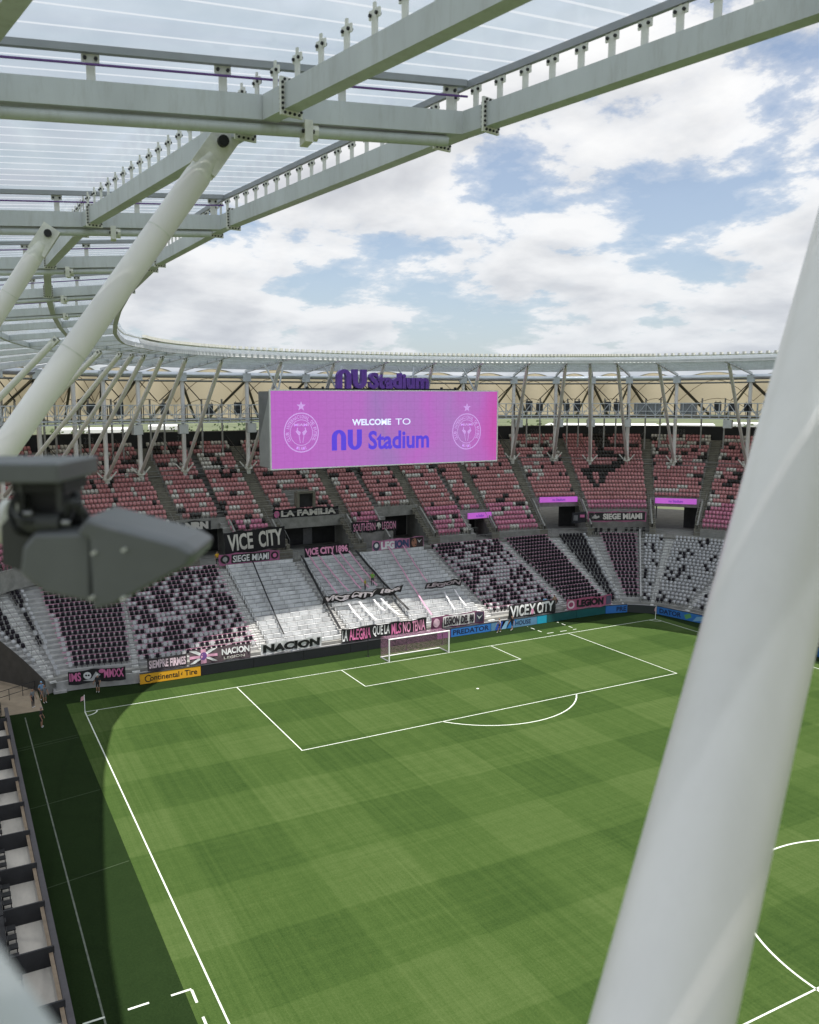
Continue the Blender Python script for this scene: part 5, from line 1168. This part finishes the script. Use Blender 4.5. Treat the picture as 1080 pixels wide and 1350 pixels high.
a0, c0 = sil(-60, 632); a1, c1 = sil(100, 607); mb = MB(); mb.obox(L3((a0+a1)/2, .05, (c0+c1)/2), hx*(a1-a0)/2, hy*.16, hz*(c1-c0)/2); o = mb.build('mount_plate', HOUS, ch); bv = o.modifiers.new('b', 'BEVEL'); bv.width = .006; bv.segments = 2
a0, c0 = sil(28, 700); a1, c1 = sil(93, 632); mb = MB()
mb.obox(L3(sil(60, 0)[0], .05, (c0+c1)/2), hx*.055, hy*.06, hz*(c1-c0)/2); mb.obox(L3(sil(60, 0)[0], .05, sil(0, 640)[1]), hx*.07, hy*.09, hz*.015); mb.build('bracket', BLACK, ch)
mb = MB(); p = L3(*[sil(62, 686)[0], -.05, sil(62, 686)[1]]); mb.tube(p-hx*.05, p+hx*.06, .03, 14); mb.build('tilt_pivot', HOUS2, ch, True)
def cable(pts, r, m):
    cu = [Vector(L3(sil(*q)[0], y, sil(*q)[1])) for q, y in pts]; P_ = []
    for i in range(len(cu)-1):
        a, b, c, d = cu[max(i-1, 0)], cu[i], cu[i+1], cu[min(i+2, len(cu)-1)]
        for k in range(8): f = k/8; P_.append(.5*(2*b+(c-a)*f+(2*a-5*b+4*c-d)*f*f+(3*b-a-3*c+d)*f**3))
    mb = MB(); mb.path(P_+[cu[-1]], r, 8); mb.build('cable', m, ch, True)
cable([((34, 640), 0), ((26, 668), -.05), ((40, 694), -.08), ((58, 700), -.03)], .009, BLACK)
cable([((40, 640), -.02), ((34, 662), -.07), ((50, 680), -.1), ((66, 684), -.04)], .007, HOUS2)
cable([((90, 692), -.02), ((104, 660), -.06), ((118, 662), -.08), ((122, 684), -.03), ((108, 690), 0)], .012, HOUS2)
cable([((84, 690), .02), ((100, 652), 0), ((112, 668), -.04), ((100, 692), -.02)], .010, BLACK)
mb = MB()
for q in ((52, 672), (80, 686), (100, 684)): a, c = sil(*q); p = L3(a, -.07, c); mb.tube(p-hx*.010, p+hx*.012, .008, 10)
mb.build('cable_glands', mat('gland_metal', (.35, .35, .36), .3, .7, 0), ch, True)
arm = thing('mounting_arm', 'pale steel arm entering from the left edge behind the camera housing', 'bracket', tuple(fg(-20, 690, 2.5)))
MB().tube(fg(-160, 676, 2.7), fg(10, 690, 2.62), .055, 20).build('tube', STEEL, arm, True)
MB().tube(fg(8, 690, 2.62), fg(16, 690, 2.62), .075, 20).build('flange', STEEL2, arm, True)
hr = thing('catwalk_handrail', 'very blurred white handrail end in the bottom left corner', 'handrail', tuple(fg(10, 1330, .8)))
MB().tube(fg(-80, 1240, .80), fg(65, 1440, .78), .036, 24).build('rail', STEEL, hr, True)
MB().tube(fg(2, 1345, .79), fg(2, 1520, .80), .034, 24).build('post', STEEL, hr, True)
# ================================================================== BEYOND THE STADIUM
WROOF = mat('white_far_roof', (.72, .72, .70), .7, 0, .06, .05); FWALL = mat('far_wall', (.40, .39, .36), .8, 0, .1, .05); FGL = mat('far_window', (.05, .06, .07), .3, 0, 0)
def far_building(label, x, y, w, d, h, rot, nwin=8, storeys=3):
    T = thing('far_building', label, 'building', (x, y, -.3), 'low pale buildings beyond the stadium')
    Rm = Matrix.Translation((x, y, -.3)) @ Matrix.Rotation(rot, 4, 'Z')
    def bb(a, b, name, m, par=T):
        mb = MB(); mb.box(a, b); mb.v = [tuple(Rm @ Vector(v)) for v in mb.v]; return mb.build(name, m, par)
    bb((-w/2, -d/2, 0), (w/2, d/2, h), 'wall', FWALL); bb((-w/2-.8, -d/2-.8, h+.01), (w/2+.8, d/2+.8, h+1.3), 'roof', WROOF)
    for s in range(storeys):
        for k in range(nwin): x0 = -w/2+w*(k+.25)/nwin; bb((x0, -d/2-.1, h*(s+.35)/storeys), (x0+w*.5/nwin, -d/2+.05, h*(s+.75)/storeys), 'window', FGL)
def dirpt(px, dist):
    a = YAW+math.atan((px-500)/1106.12); return CAM.x+dist*math.sin(a), CAM.y+dist*math.cos(a), -a
for px, dist, w, h, l in ((125, 300, 22, 17.0, 'white-roofed building seen under the left struts'), (218, 310, 9, 17.6, 'small white-roofed building left of the video screen'), (792, 290, 34, 18.2, 'long white-roofed building right of the video screen'), (905, 320, 16, 17.6, 'white-roofed building behind the right corner columns'), (992, 300, 12, 18.6, 'pale building with dark windows at the right corner'), (640, 420, 40, 12, 'white-roofed building hidden mostly behind the video screen')):
    x, y, a = dirpt(px, dist); far_building(l, x, y, w, 22, h, a)
LEAF = [mat('far_leaf_%d' % k, c, .8, 0, .35, .6, trans=(.25, c)) for k, c in enumerate(((.030, .055, .016), (.045, .072, .022), (.060, .085, .030)))]
BARK = mat('bark', (.09, .07, .05), .9, 0, .2, 2)
def far_tree(label, x, y, h, w, k):
    T = thing('tree', label, 'tree', (x, y, -.3), 'trees beyond the stadium')
    mb = MB(); mb.tube((x, y, -.3), (x, y, h*.6), .35, 8, .18)
    for j in range(4):
        a = random.random()*6.3; mb.tube((x, y, h*(.35+.06*j)), (x+math.cos(a)*w*.3, y+math.sin(a)*w*.3, h*(.6+.06*j)), .14, 5, .06)
    mb.build('trunk', BARK, T)
    n = 420; V, F = [], []
    cl = [(random.gauss(0, .28), random.gauss(0, .28), random.uniform(.38, .92)) for _ in range(9)]
    for j in range(n):
        c = random.choice(cl); p = Vector((x+(c[0]+random.gauss(0, .13))*w, y+(c[1]+random.gauss(0, .13))*w, h*(c[2]+random.gauss(0, .07))))
        a = Vector((random.gauss(0, 1), random.gauss(0, 1), random.gauss(0, .7))).normalized(); b = a.orthogonal().normalized(); s = random.uniform(.35, .75)
        o = len(V); V += [tuple(p+a*s), tuple(p+b*s*.7), tuple(p-a*s), tuple(p-b*s*.7)]; F.append((o, o+1, o+2, o+3))
    mb = MB(); mb.add(V, F); mb.build('crown', LEAF[k % 3], T)
tk = 0
for px, dist in ((40, 250), (75, 262), (165, 270), (190, 255), (238, 260), (258, 240), (282, 255), (303, 246), (326, 250), (664, 250), (682, 262), (700, 245), (716, 270), (735, 255), (868, 270), (884, 262), (930, 262), (950, 250), (970, 262), (1010, 270)):
    x, y, a = dirpt(px+random.uniform(-6, 6), dist); tk += 1
    far_tree('green tree beyond the rear wall, %s counted from the left edge' % ORD(tk), x, y, random.uniform(18.5, 22), random.uniform(9, 13), tk)
